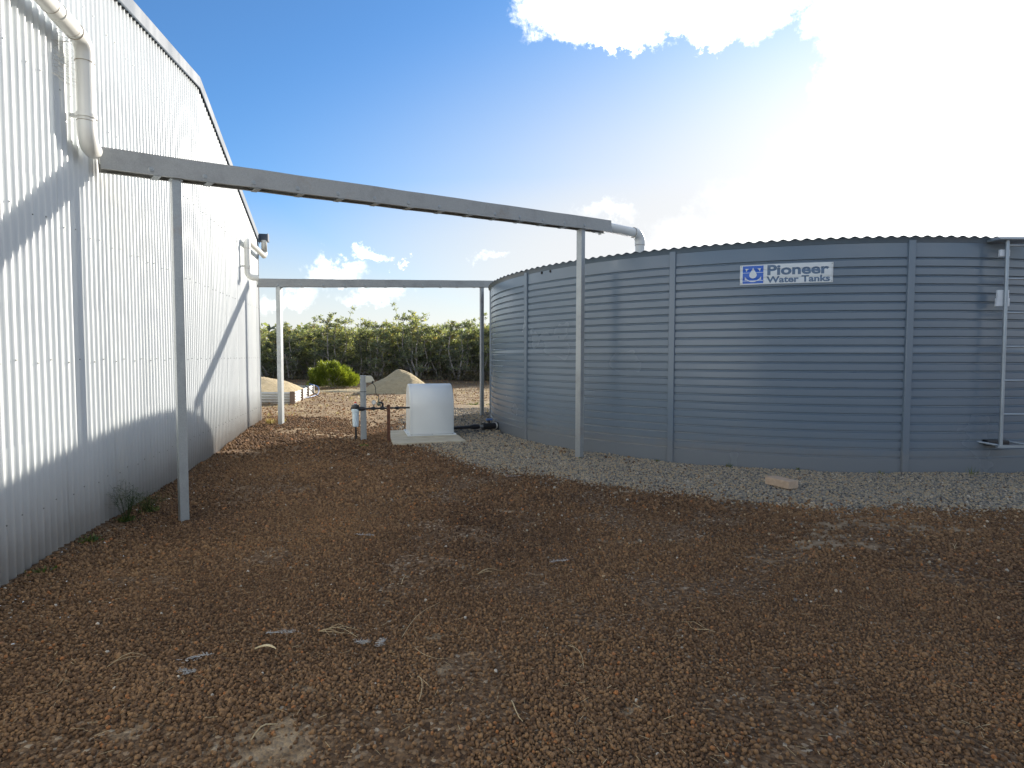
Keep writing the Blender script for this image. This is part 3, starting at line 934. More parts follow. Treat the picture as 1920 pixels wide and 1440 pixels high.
for i, a in enumerate(angs):
    b = angs[(i + 1) % len(angs)] + (2 * pi if i == len(angs) - 1 else 0)
    strip('tank_panel', a, b, 'tank', tank, 34)
for a in angs:
    rad = Vector((math.cos(a), math.sin(a), 0)); tan = Vector((-rad.y, rad.x, 0))
    pr = [(-.034, -.010), (-.030, .018), (-.026, .022), (.026, .022), (.030, .018), (.034, -.010)]
    base = Vector((TC[0], TC[1], 0)) + rad * TR
    MB().sweep(pr, base - UP * .03, base + UP * (TH - .004), tan, rad, closed=True).build('joining_strap', 'tank', tank, bevel=.002)
# corrugated roof: sheets laid in one direction, trimmed to the circle with a small overhang
RD = Vector((.372, .928, 0)).normalized(); RX = Vector((RD.y, -RD.x, 0))
RO = TR + .040; rp = .097
def roof_top(x, rho):
    return TH + .024 + .0080 * math.cos(2 * pi * x / rp) + .05 * (1 - (rho / RO) ** 2)
sheet_w = rp * 10
x0 = -RO
idx_s = 0
while x0 < RO - 1e-4:
    x1 = min(x0 + sheet_w, RO)
    n = max(6, int((x1 - x0) / rp * 12))
    cols = []
    for i in range(n + 1):
        x = x0 + (x1 - x0) * i / n
        half = math.sqrt(max(0, RO * RO - x * x))
        cols.append([(x, -half + 2 * half * j / 14) for j in range(15)])
    vs = [Vector((TC[0], TC[1], 0)) + RX * x + RD * y + UP * (roof_top(x, math.hypot(x, y)) + .0006 * (idx_s % 2)) for c_ in cols for x, y in c_]
    fs = [(i * 15 + j, i * 15 + j + 1, (i + 1) * 15 + j + 1, (i + 1) * 15 + j) for i in range(n) for j in range(14)]
    mb = MB().add(vs, fs, True)
    mb.build('roof_sheet', 'tank', tank, solid=.0022)
    x0 = x1; idx_s += 1
# rim angle just under the sheets
vs = []; n = 240
prr = [(TR + .003, TH - .022), (TR + .006, TH - .020), (TR + .006, TH + .012), (TR + .026, TH + .018), (TR + .026, TH + .021), (TR + .002, TH + .016)]
for i in range(n):
    a = 2 * pi * i / n
    vs += [tpt(a, r_, z_) for r_, z_ in prr]
m_ = len(prr)
MB().add(vs, [(i * m_ + k, ((i + 1) % n) * m_ + k, ((i + 1) % n) * m_ + (k + 1) % m_, i * m_ + (k + 1) % m_) for i in range(n) for k in range(m_)], True).build('rim_angle', 'tank', tank)
# two overflow holes
for a in (-146.1, -143.8):
    a = R(a)
    r0 = tpt(a, TR - .002, 2.040); rad = Vector((math.cos(a), math.sin(a), 0))
    MB().tube([r0, r0 + rad * .008], .016, 14).build('overflow_hole', 'dark_dot', tank)
# inlet flashing pads on the roof
for sg in (-1, 1):
    c_ = Vector((INL.x, INL.y, TH + .088)) + RX * (sg * .098)
    MB().box(c_, RX, RD, UP, .082, .16, .016).build('inlet_flashing', 'gutter', tank, bevel=.004)

# sign: printed plate bent to the tank
sign = thing('tank_sign', 'white rectangular sign with grey lettering and a blue water drop emblem on the tank wall', 'sign', tpt(R(-107.27), TR + .006, 1.81))
SA0, SA1, SZ0, SZ1 = R(-112.82), R(-101.72), 1.720, 1.901
SW = (SA1 - SA0) * TR; SH = SZ1 - SZ0
def on_sign(x, y, lift):
    """x,y in metres from the sign's lower left corner"""
    z = SZ0 + y
    rip = 0
    for g_ in gl:
        rip -= .0045 * math.exp(-((z - g_) / .008) ** 2)
    return tpt(SA0 + x / TR, TR + .0050 + rip + lift, z)
def flat_patch(name, x0, y0, x1, y1, lift, mat, holes=None):
    nx_, ny_ = 30, 46
    vs = [on_sign(x0 + (x1 - x0) * i / nx_, y0 + (y1 - y0) * j / ny_, lift) for i in range(nx_ + 1) for j in range(ny_ + 1)]
    fs = [(i * (ny_ + 1) + j, (i + 1) * (ny_ + 1) + j, (i + 1) * (ny_ + 1) + j + 1, i * (ny_ + 1) + j + 1) for i in range(nx_) for j in range(ny_)]
    return MB().add(vs, fs, True).build(name, mat, sign, solid=.0008 if lift == 0 else 0)
flat_patch('sign_plate', 0, 0, SW, SH, 0, 'sticker_white')
def shape(name, outline, lift, mat):
    """flat printed shape given by an outline, gridded so that it follows the tank"""
    bm = bmesh.new()
    vv = [bm.verts.new((x, y, 0)) for x, y in outline]
    bm.faces.new(vv)
    for k in range(1, 24):
        yy = SH * k / 24
        bmesh.ops.bisect_plane(bm, geom=bm.verts[:] + bm.edges[:] + bm.faces[:], plane_co=(0, yy, 0), plane_no=(0, 1, 0))
    for k in range(1, 30):
        bmesh.ops.bisect_plane(bm, geom=bm.verts[:] + bm.edges[:] + bm.faces[:], plane_co=(SW * k / 30, 0, 0), plane_no=(1, 0, 0))
    for v in bm.verts:
        v.co = on_sign(v.co.x, v.co.y, lift)
    bmesh.ops.triangulate(bm, faces=bm.faces[:])
    me_ = bpy.data.meshes.new(name); bm.to_mesh(me_); bm.free()
    me_.materials.append(MATS[mat])
    ob = bpy.data.objects.new(name, me_); C.objects.link(ob); ob.parent = sign
    ob.matrix_parent_inverse = Matrix.Translation(-Vector(sign.location))
    return ob
ex, ey, es = .0235, .010, .163; ew = .178
shape('emblem_ground', [(ex, ey), (ex + ew, ey), (ex + ew, ey + es), (ex, ey + es)], .0009, 'sticker_blue')
cx_ = ex + ew / 2
drop = []
for k in range(40):
    th = 2 * pi * k / 40
    rr_ = .0325
    px_, py_ = math.sin(th) * rr_, -math.cos(th) * rr_
    if py_ > 0:
        px_ *= max(0, 1 - (py_ / rr_) ** 1.3 * 1.0) if py_ < rr_ else 0
        py_ = py_ * 2.1
    drop.append((cx_ + px_, ey + .080 + py_))
shape('emblem_drop', drop, .0018, 'sticker_white')
cres = [(cx_ + .072 * math.cos(a), ey + .088 + .066 * math.sin(a)) for a in np.linspace(R(205), R(335), 18)] + [(cx_ + .072 * math.cos(a), ey + .074 + .060 * math.sin(a)) for a in np.linspace(R(335), R(205), 18)]
shape('emblem_cup', cres, .0018, 'sticker_white')
for sg in (-1, 1):
    shape('emblem_corner', [(cx_ + sg * .066, ey + .138), (cx_ + sg * .036, ey + .136), (cx_ + sg * .050, ey + .126), (cx_ + sg * .058, ey + .108)][::sg], .0018, 'sticker_white')
    shape('emblem_side', [(cx_ + sg * .070, ey + .034), (cx_ + sg * .070, ey + .064), (cx_ + sg * .062, ey + .046), (cx_ + sg * .046, ey + .032)][::sg], .0018, 'sticker_white')
shape('emblem_line', [(ex, ey + .0235), (ex + ew, ey + .0235), (ex + ew, ey + .028), (ex, ey + .028)], .0016, 'sticker_white')
shape('emblem_line', [(ex, ey + .0980), (ex + ew, ey + .0980), (ex + ew, ey + .1015), (ex, ey + .1015)], .0016, 'sticker_white')
def lettering(txt, x, y, width, height, bold, mat='sticker_grey'):
    cu = bpy.data.curves.new('lettering', 'FONT'); cu.body = txt; cu.offset = bold; cu.resolution_u = 4
    to = bpy.data.objects.new('lettering', cu); C.objects.link(to)
    dg = bpy.context.evaluated_depsgraph_get(); dg.update()
    me_ = bpy.data.meshes.new_from_object(to.evaluated_get(dg))
    C.objects.unlink(to); bpy.data.objects.remove(to)
    bm = bmesh.new(); bm.from_mesh(me_)
    xs = [v.co.x for v in bm.verts]; ys = [v.co.y for v in bm.verts]
    mnx, mxx, mny, mxy = min(xs), max(xs), min(ys), max(ys)
    for v in bm.verts:
        v.co.x = x + (v.co.x - mnx) / (mxx - mnx) * width
        v.co.y = y + (v.co.y - mny) / (mxy - mny) * height
        v.co.z = 0
    for k in range(1, 24):
        bmesh.ops.bisect_plane(bm, geom=bm.verts[:] + bm.edges[:] + bm.faces[:], plane_co=(0, SH * k / 24, 0), plane_no=(0, 1, 0))
    for v in bm.verts:
        v.co = on_sign(v.co.x, v.co.y, .0014)
    bm.to_mesh(me_); bm.free()
    me_.materials.clear(); me_.materials.append(MATS[mat])
    ob = bpy.data.objects.new('lettering', me_); C.objects.link(ob); ob.parent = sign
    ob.matrix_parent_inverse = Matrix.Translation(-Vector(sign.location))
    return ob
lettering('Pioneer', .2345, .079, .515, .095, .034)
lettering('Water Tanks', .2280, .010, .530, .060, .032)
for (sx, sy) in ((.010, .012), (.010, SH - .012), (SW - .010, .012), (SW - .010, SH - .012), (.20, .100), (.055, .026), (.14, .030), (.205, .030)):
    p_ = on_sign(sx, sy, .001)
    rad = (p_ - Vector((TC[0], TC[1], p_.z))).normalized()
    MB().tube([p_, p_ + rad * .003], .003, 7).build('rivet', 'dark_dot', sign)

# ladder on the tank
lad = thing('tank_ladder', 'pale metal ladder hanging on the tank wall at the right edge', 'ladder', (4.36, 5.12, .25))
LX, LY = 4.305, 5.12
def stile(x):
    MB().tube([(x + .012, LY, .262), (x, LY, 2.075)], .0155, 12).build('stile', 'aluminium', lad)
stile(LX); stile(LX + .30)
for z in (.546, .844, 1.141, 1.437, 1.731, 2.02):
    MB().tube([(LX + .006, LY, z), (LX + .306, LY, z)], .0105, 10).build('rung', 'aluminium', lad)
MB().box((LX + .155, LY, .262), (1, 0, 0), (0, 1, 0), UP, .35, .03, .022).build('foot_bar', 'aluminium', lad)
MB().tube([(LX + .01, LY, .268), (LX - .10, LY + .14, .285)], .011, 8).build('stay', 'aluminium', lad)
MB().tube([(LX + .30, LY, .268), (LX + .20, LY + .14, .285)], .011, 8).build('stay', 'aluminium', lad)
MB().box((LX + .06, LY + .11, .278), (1, 0, 0), (0, 1, 0), UP, .20, .07, .05).build('stay_block', 'black_poly', lad, bevel=.01)
MB().box((LX + .10, LY + .03, 2.073), (1, 0, 0), (0, 1, 0), UP, .40, .15, .022).build('top_bracket', 'aluminium', lad, bevel=.004)
for z, hgt, w_ in ((1.957, .060, .085), (1.60, .072, .10), (1.53, .070, .115)):
    MB().box((LX - .004, LY + .026, z), (1, 0, 0), (0, 1, 0), UP, w_, .022, hgt).build('wall_bracket', 'white_tape', lad, bevel=.003)

# ------------------------------------------------------------------ pump, slab and plumbing
MBs = MB()
sz = .028
vs = [Vector((x, y, z)) for z in (-.05, sz) for x, y in SLAB]
MBs.add(vs, [(0, 3, 2, 1), (4, 5, 6, 7), (0, 1, 5, 4), (1, 2, 6, 5), (2, 3, 7, 6), (3, 0, 4, 7)])
slab = MBs.build('concrete_slab', 'concrete', bevel=.006)
tag(slab, 'thin concrete slab on the ground under the white pump cover', 'slab')
cvx = Vector((.982, .188, 0)).normalized(); cvy = Vector((-cvx.y, cvx.x, 0))
cvx = Vector((.965, .262, 0)).normalized(); cvy = Vector((-cvx.y, cvx.x, 0))
cw, cdp, ch = .565, .56, .655
cfl = Vector((-1.298, 7.385, sz))
cov = thing('pump_cover', 'white barrel-topped fibreglass pump cover standing on a concrete slab', 'pump cover', cfl + cvx * cw / 2 + cvy * cdp / 2)
rad_ = cdp / 2
arcp = [(0, .02), (0, ch - rad_)] + [(rad_ - rad_ * math.cos(pi * k / 20), ch - rad_ + rad_ * math.sin(pi * k / 20)) for k in range(1, 20)] + [(cdp, ch - rad_), (cdp, .02)]
def ring_at(x, ins):
    return [cfl + cvx * x + cvy * (cdp / 2 + (a - cdp / 2) * (1 - ins / (cdp / 2))) + UP * (b if b < .03 else b - ins) for a, b in arcp]
rings = [ring_at(.012, .060), ring_at(.003, .018), ring_at(0, .006), ring_at(.006, 0), ring_at(cw - .006, 0), ring_at(cw, .006), ring_at(cw - .003, .018), ring_at(cw - .012, .06)]
m_ = len(arcp)
mb = MB()
mb.add([v for rg in rings for v in rg], [(i * m_ + k, (i + 1) * m_ + k, (i + 1) * m_ + k + 1, i * m_ + k + 1) for i in range(len(rings) - 1) for k in range(m_ - 1)], True)
mb.add(rings[0], [tuple(range(m_))]); mb.add(rings[-1], [tuple(range(m_))[::-1]])
sh_ = mb.build('cover_shell', 'cover', cov)
mb = MB().box(cfl + cvx * cw / 2 + cvy * cdp / 2 + UP * .008, cvx, cvy, UP, cw + .06, cdp + .055, .016)
mb.build('base_flange', 'cover', cov, bevel=.004)
for fx_, fy_ in ((.02, -.018), (cw - .02, -.018), (cw / 2, -.018), (-.018, .10), (-.018, cdp - .1), (cw + .018, .1), (cw + .018, cdp - .1)):
    q = cfl + cvx * fx_ + cvy * fy_ + UP * .016
    MB().tube([q, q + UP * .006], .008, 6, smooth=False).build('anchor_bolt', 'galv_post', cov)
for xx_ in (.022, cw - .022):
    pts = [cfl + cvx * xx_ + cvy * (cdp / 2 + (a_ - cdp / 2) * 1.002) + UP * (b_ + (.0006 if b_ > ch - rad_ else 0)) for a_, b_ in arcp]
    MB().tube(pts, .0022, 5).build('edge_seam', 'cover', cov)
# suction line from the pump to the tank
suc = thing('suction_pipe', 'black pipe with a blue-handled valve joining the pump cover to the tank', 'pipe', (-.5, 7.95, 0))
sA = cfl + cvx * (cw - .01) + cvy * .26 + UP * .055
tg = R(-165.2); sB = tpt(tg, TR - .01, .068)
sdv = (sB - sA).normalized(); SL = (sB - sA).length
def seg(a, b, r, nm, mat):
    MB().tube([sA + sdv * SL * a, sA + sdv * SL * b], r, 16).build(nm, mat, suc)
seg(0, .50, .021, 'hose', 'black_poly')
seg(.42, .58, .032, 'coupling', 'black_poly'); seg(.45, .55, .036, 'coupling', 'black_poly')
seg(.56, .70, .022, 'nipple', 'galv')
seg(.68, .93, .043, 'valve_body', 'black_poly'); seg(.66, .70, .050, 'union_nut', 'black_poly'); seg(.80, .83, .048, 'union_nut', 'black_poly')
seg(.92, .945, .046, 'white_ring', 'pvc')
seg(.945, 1.0, .058, 'tank_flange', 'black_poly')
vp = sA + sdv * SL * .80
MB().tube([vp + UP * .03, vp + UP * .085], .012, 10).build('valve_stem', 'black_poly', suc)
MB().box(vp + UP * .092, sdv, UP.cross(sdv), UP, .10, .028, .028).build('valve_handle', 'blue_poly', suc, bevel=.008)

# post carrying a small junction hood
pp = Vector((-1.838, 7.188, 0)); gp = gzf(pp.x, pp.y)
pt = thing('equipment_post', 'short galvanised channel post with a hooded cream box at its top', 'post', (pp.x, pp.y, gp))
axp = Vector((.97, .25, 0)).normalized(); sp_ = Vector((axp.y, -axp.x, 0))
a, b, t_ = .036, .022, .002
full = [(a - .01, -b), (a, -b), (a, b), (-a, b), (-a, -b), (-a + .012, -b), (-a + .012, -b + t_), (-a + t_, -b + t_), (-a + t_, b - t_), (a - t_, b - t_), (a - t_, -b + t_), (a - .01, -b + t_)]
full = [(-a, b), (-a, -b), (a * .3, -b), (a * .3, -b + .010), (a, -b + .010), (a, b)]
MB().sweep(full, Vector((pp.x, pp.y, gp - .1)), Vector((pp.x, pp.y, gp + .802)), axp, -sp_, closed=True).build('column', 'galv_post', pt, bevel=.0015)
MB().box(Vector((pp.x, pp.y, gp + .60)), axp, sp_, UP, .078, .050, .006).build('strap', 'black_poly', pt)
bx = Vector((pp.x, pp.y, gp)) + axp * .082
hood = [(-.05, .795), (.012, .795), (.034, .775), (.056, .730), (.056, .722), (.030, .735), (.018, .712), (-.05, .712)]
vs = [bx + axp * x + UP * z + sp_ * s_ for s_ in (-.03, .03) for x, z in hood]
n = len(hood)
MB().add(vs, [tuple(range(n)), tuple(range(n, 2 * n))[::-1]] + [(k, k + n, (k + 1) % n + n, (k + 1) % n) for k in range(n)]).build('hooded_box', 'cream_box', pt, bevel=.003)
MB().tube([bx + axp * .022 + UP * .722, bx + axp * .030 + UP * .700], .012, 10).build('cable_gland', 'black_poly', pt)
# pressure line
zl = .392 + gp
ln = thing('pressure_line', 'black plumbing line with gauge and fittings between the filter and the pump cover', 'pipe', (-1.5, 7.15, 0))
lA = Vector((-1.90, 7.12, zl)); lB = cfl + cvx * .01 + cvy * .12 + UP * (.355)
ld = (lB - lA).normalized(); LL = (lB - lA).length
def lseg(a, b, r, nm, mat='black_poly'):
    return MB().tube([lA + ld * LL * a, lA + ld * LL * b], r, 14).build(nm, mat, ln)
lseg(0, 1.0, .0115, 'poly_pipe')
lseg(.035, .115, .026, 'union_nut'); lseg(.09, .14, .019, 'union_nut')
for c_, r_ in ((.30, .019), (.47, .021), (.75, .017)):
    lseg(c_ - .035, c_ + .035, r_, 'fitting'); lseg(c_ - .012, c_ + .012, r_ * 1.15, 'fitting')
gq = lA + ld * LL * .31
MB().tube([gq - UP * .035, gq + UP * .06], .007, 8).build('gauge_stem', 'brass', ln)
gd = Vector((.3, -1, 0)).normalized()
gg = MB().tube([gq + UP * .077 - gd * .014, gq + UP * .077 + gd * .012], .027, 20).build('gauge', 'galv', ln)
MB().tube([gq + UP * .077 + gd * .012, gq + UP * .077 + gd * .014], .023, 20).build('gauge_face', 'clear', ln)
vq = lA + ld * LL * .40
MB().tube([vq + UP * .055 - ld * .02, vq + UP * .055 + ld * .022], .017, 12).tube([vq + UP * .03, vq + UP * .12], .0085, 8).build('solenoid_valve', 'brass', ln)
eq = lA + ld * LL * .475
e1 = [eq, eq + UP * .05] + arc(eq + UP * .05, UP, -ld, .022, 5) + [eq + UP * .072 - ld * .055]
MB().tube(e1, .0125, 12).build('elbow', 'black_poly', ln)
def wire(pts, r, nm, mat='black_poly', parent=ln):
    P = [Vector(p) for p in pts]; out = []
    for i in range(len(P) - 1):
        p0 = P[max(i - 1, 0)]; p1_ = P[i]; p2_ = P[i + 1]; p3_ = P[min(i + 2, len(P) - 1)]
        for k in range(6):
            t_ = k / 6
            out.append(.5 * ((2 * p1_) + (-p0 + p2_) * t_ + (2 * p0 - 5 * p1_ + 4 * p2_ - p3_) * t_ ** 2 + (-p0 + 3 * p1_ - 3 * p2_ + p3_) * t_ ** 3))
    out.append(P[-1])
    return MB().tube(out, r, 6).build(nm, mat, parent)
wire([bx + axp * .030 + UP * .705, bx + axp * .062 + UP * .66, bx + axp * .075 + UP * .56, vq + UP * .16, vq + UP * .12], .0045, 'cable')
wire([vq + UP * .07, eq + ld * .02 + UP * -.02, eq + ld * .10 - UP * .055, lA + ld * LL * .68 - UP * .055, lA + ld * LL * .78 - UP * .01], .003, 'cable')
wire([lA + ld * LL * .66 + UP * .02, lA + ld * LL * .69 + UP * .07, lA + ld * LL * .73 + UP * .14], .002, 'cable')
# rusty picket
pk = Vector((-1.497, 7.06, 0)); gk = gzf(pk.x, pk.y)
mb = MB()
for ang_ in (90, 210, 330):
    dv = Vector((math.cos(R(ang_)), math.sin(R(ang_)), 0))
    mb.box(Vector((pk.x, pk.y, gk + .17)) + dv * .011, dv, Vector((-dv.y, dv.x, 0)), UP, .022, .005, .57)
pko = mb.build('steel_picket', 'rust'); tag(pko, 'rusty steel picket holding up the black plumbing line', 'picket')
# filter canister
fl_ = Vector((-1.925, 7.15, 0)); gf = gzf(fl_.x, fl_.y)
fi = thing('water_filter', 'white cylindrical water filter with a red button on its dark head', 'water filter', (fl_.x, fl_.y, gf))
def rev(prof_, c_, nm, mat, parent, n=24):
    vs = []
    for r_, z_ in prof_:
        vs += [Vector((c_.x + r_ * math.cos(2 * pi * k / n), c_.y + r_ * math.sin(2 * pi * k / n), z_)) for k in range(n)]
    fs = [(i * n + k, i * n + (k + 1) % n, (i + 1) * n + (k + 1) % n, (i + 1) * n + k) for i in range(len(prof_) - 1) for k in range(n)]
    mb = MB().add(vs, fs, True)
    mb.add(vs[:n], [tuple(range(n))[::-1]]); mb.add(vs[-n:], [tuple(range(n))])
    ob = mb.build(nm, mat, parent)
    ob.data.set_sharp_from_angle(angle=R(35)) if hasattr(ob.data, 'set_sharp_from_angle') else None
    return ob
rev([(.030, gf + .166), (.036, gf + .172), (.042, gf + .34), (.042, gf + .352), (.049, gf + .355), (.049, gf + .385), (.046, gf + .388)], fl_, 'canister', 'filter', fi)
rev([(.044, gf + .388), (.046, gf + .392), (.046, gf + .425), (.040, gf + .436), (.020, gf + .438), (.020, gf + .444)], fl_, 'filter_head', 'black_poly', fi)
rev([(.017, gf + .442), (.017, gf + .452), (.015, gf + .454)], fl_, 'button_collar', 'filter', fi, 16)
rev([(.013, gf + .452), (.013, gf + .468), (.008, gf + .474)], fl_, 'button', 'red', fi, 14)
MB().tube([(fl_.x + .006, fl_.y, gf - .06), (fl_.x, fl_.y, gf + .17)], .0125, 12).build('riser_pipe', 'black_poly', fi)
MB().tube([(fl_.x - .052, fl_.y, zl), (fl_.x + .05, fl_.y, zl)], .024, 14).build('filter_port', 'black_poly', fi)

# brick on the gravel
bd = Vector((.10, -.21, 0)).normalized(); bs_ = Vector((-bd.y, bd.x, 0))
bz = gzf(2.17, 4.62)
bc = Vector((2.175, 4.66, bz + .012 + .034))
mb = MB().box(bc, bd, bs_, (Vector((.0, .02, 1))).normalized(), .228, .112, .062)
bo = mb.build('brick', 'brick', bevel=.005); tag(bo, 'single tan clay brick lying on the gravel in front of the tank', 'brick')

# ------------------------------------------------------------------ things further back
# sand heap
def heap(name, label, cat, cxh, cyh, prof_fn, rx, ry, mat, z0, n=90, seed=1, amp=.02):
    vs, fs = [], []
    for i in range(n + 1):
        r_ = i / n
        for k in range(n):
            a_ = 2 * pi * k / n
            x = math.cos(a_) * r_ * rx; y = math.sin(a_) * r_ * ry
            vs.append((cxh + x, cyh + y, z0 + prof_fn(x / rx, y / ry, r_) + amp * (1 - r_ * .7) * float(fbm(x + 9, y + 9, 4, seed) - .5) * 2 + .004 * float(vnoise(x, y, 30, seed)) - .03 * (r_ ** 6)))
    fs = [(i * n + k, i * n + (k + 1) % n, (i + 1) * n + (k + 1) % n, (i + 1) * n + k) for i in range(n) for k in range(n)]
    ob = MB().add(vs, fs, True).build(name, mat)
    if label: tag(ob, label, cat)
    return ob
mz = gzf(-2.9, 15.2)
heap('sand_pile', 'grey-tan cone of sand heaped on the ground before the scrub', 'sand pile', -2.96, 15.2, lambda x, y, r_: .63 * max(0, 1 - math.sqrt((r_ * 1.02) ** 2 + .008) ** 1.12) * (1 + .06 * math.sin(x * 5) + .04 * math.sin(y * 7 + x * 3)), 1.02, .85, 'sand_grey', mz, amp=.05)
heap('sand_spill', 'low spill of grey gravelly sand spreading left of the sand cone', 'sand pile', -4.1, 15.4, lambda x, y, r_: .05 * (1 - r_ ** 2), 1.3, .45, 'sand_grey', gzf(-4.1, 15.4) + .005, n=50, seed=3)
# raised bed
bz0 = .11
bed = thing('garden_bed', 'raised corrugated steel garden bed beside the far shed corner', 'garden bed', (-5.4, 12.4, bz0))
bc0 = Vector((-4.259, 11.40, bz0)); bdx = Vector((-.985, .05, 0)).normalized(); bdy = Vector((-.205, .98, 0)).normalized()
bh_ = .225
def corr_panel(A, B, nrm, z0, z1, nm, parent):
    n_ = 40; vs = []
    for j in range(n_ + 1):
        z = z0 + (z1 - z0) * j / n_
        o_ = .011 * math.cos(2 * pi * (z - z0) / .054)
        for i in range(5):
            P = A.lerp(B, i / 4)
            vs.append(Vector((P.x, P.y, 0)) + nrm * o_ + UP * z)
    fs = [(j * 5 + i, j * 5 + i + 1, (j + 1) * 5 + i + 1, (j + 1) * 5 + i) for j in range(n_) for i in range(4)]
    MB().add(vs, fs, True).build(nm, 'bed_white', parent, solid=.002)
Lx, Ly = 2.6, 2.72
fn = bdy * -1; rn = Vector((bdy.y, -bdy.x, 0))
corners = [bc0, bc0 + bdy * Ly, bc0 + bdy * Ly + bdx * Lx, bc0 + bdx * Lx]
for k in range(3):
    corr_panel(bc0 + bdx * (Lx * k / 3), bc0 + bdx * (Lx * (k + 1) / 3), fn, bz0 - .02, bz0 + bh_, 'bed_panel', bed)
    corr_panel(bc0 + bdy * (Ly * k / 3), bc0 + bdy * (Ly * (k + 1) / 3), rn, bz0 - .02, bz0 + bh_, 'bed_panel', bed)
corr_panel(corners[1], corners[2], bdy, bz0 - .02, bz0 + bh_, 'bed_panel', bed)
corr_panel(corners[3], corners[2], -rn, bz0 - .02, bz0 + bh_, 'bed_panel', bed)
MB().box(bc0 + UP * .115 + bdx * .04 + fn * .02, bdx, bdy, UP, .10, .03, .25).build('corner_post', 'bed_post', bed, bevel=.004)
for k in (1, 2):
    MB().box(bc0 + bdy * (Ly * k / 3) + rn * .02 + UP * .115, bdy, rn, UP, .075, .03, .245).build('side_post', 'bed_post', bed, bevel=.004)
MB().box(bc0 + bdy * Ly + rn * .02 + UP * .115, bdy, rn, UP, .06, .04, .24).build('corner_post', 'bed_white', bed, bevel=.004)
cb = (corners[0] + corners[2]) / 2
def bedsand(x, y, r_):
    return .175 + .30 * max(0, (1 - r_ ** 2.2)) * (1 - .18 * math.exp(-((x - .25) ** 2 + (y + .55) ** 2) * 14))
hp = heap('bed_sand', None, None, cb.x, cb.y, bedsand, 1.24, 1.28, 'sand', bz0 - .0, n=80, seed=7, amp=.03)
tag(hp, 'mound of yellow sand heaped inside the corrugated garden bed', 'sand')
MB().box(corners[1].lerp(corners[2], .5) + UP * (.46) + bdy * .25, bdx, bdy, UP, 2.4, .05, .06)
# hoses
wire([(-4.98, 14.3, .36), (-4.70, 14.1, .30), (-4.53, 13.6, .17), (-4.50, 13.1, .135), (-4.58, 12.7, .13), (-4.72, 12.5, .13)], .009, 'garden_hose', 'blue_poly', None)
tag(bpy.data.objects['garden_hose'], 'blue polythene hose looping off the corner of the garden bed', 'hose')
wire([(-4.86, 13.7, .345), (-4.66, 13.35, .30), (-4.46, 13.15, .20), (-4.30, 13.0, .14)], .010, 'irrigation_line', 'black_poly', None)
tag(bpy.data.objects['irrigation_line'], 'thin black irrigation line hanging over the garden bed edge', 'hose')

# foliage builder ---------------------------------------------------
def leaves_mesh(name, pos, dirs, length, width, tint, mat, fold=.0):
    """one kite-shaped leaf per row"""
    n = len(pos)
    rs_ = np.random.RandomState(len(pos) % 97 + 3)
    up_ = rs_.normal(size=(n, 3)); side = np.cross(dirs, up_); side /= np.linalg.norm(side, axis=1, keepdims=True) + 1e-9
    nr = np.cross(side, dirs)
    L_ = length[:, None]; Wd = width[:, None]
    a_ = pos; b_ = pos + dirs * L_ * .5 + side * Wd * .5 + nr * L_ * .06; c_ = pos + dirs * L_; d_ = pos + dirs * L_ * .5 - side * Wd * .5 + nr * L_ * .06
    V = np.stack([a_, b_, c_, d_], 1).reshape(-1, 3)
    me_ = bpy.data.meshes.new(name)
    me_.vertices.add(4 * n); me_.vertices.foreach_set('co', V.astype(np.float32).ravel())
    me_.loops.add(4 * n); me_.loops.foreach_set('vertex_index', np.arange(4 * n, dtype=np.int32))
    me_.polygons.add(n); me_.polygons.foreach_set('loop_start', np.arange(0, 4 * n, 4, dtype=np.int32)); me_.polygons.foreach_set('loop_total', np.full(n, 4, np.int32))
    me_.update(calc_edges=True)
    at = me_.attributes.new('tint', 'FLOAT', 'POINT'); at.data.foreach_set('value', np.repeat(tint, 4).astype(np.float32))
    me_.materials.append(MATS[mat])
    return me_

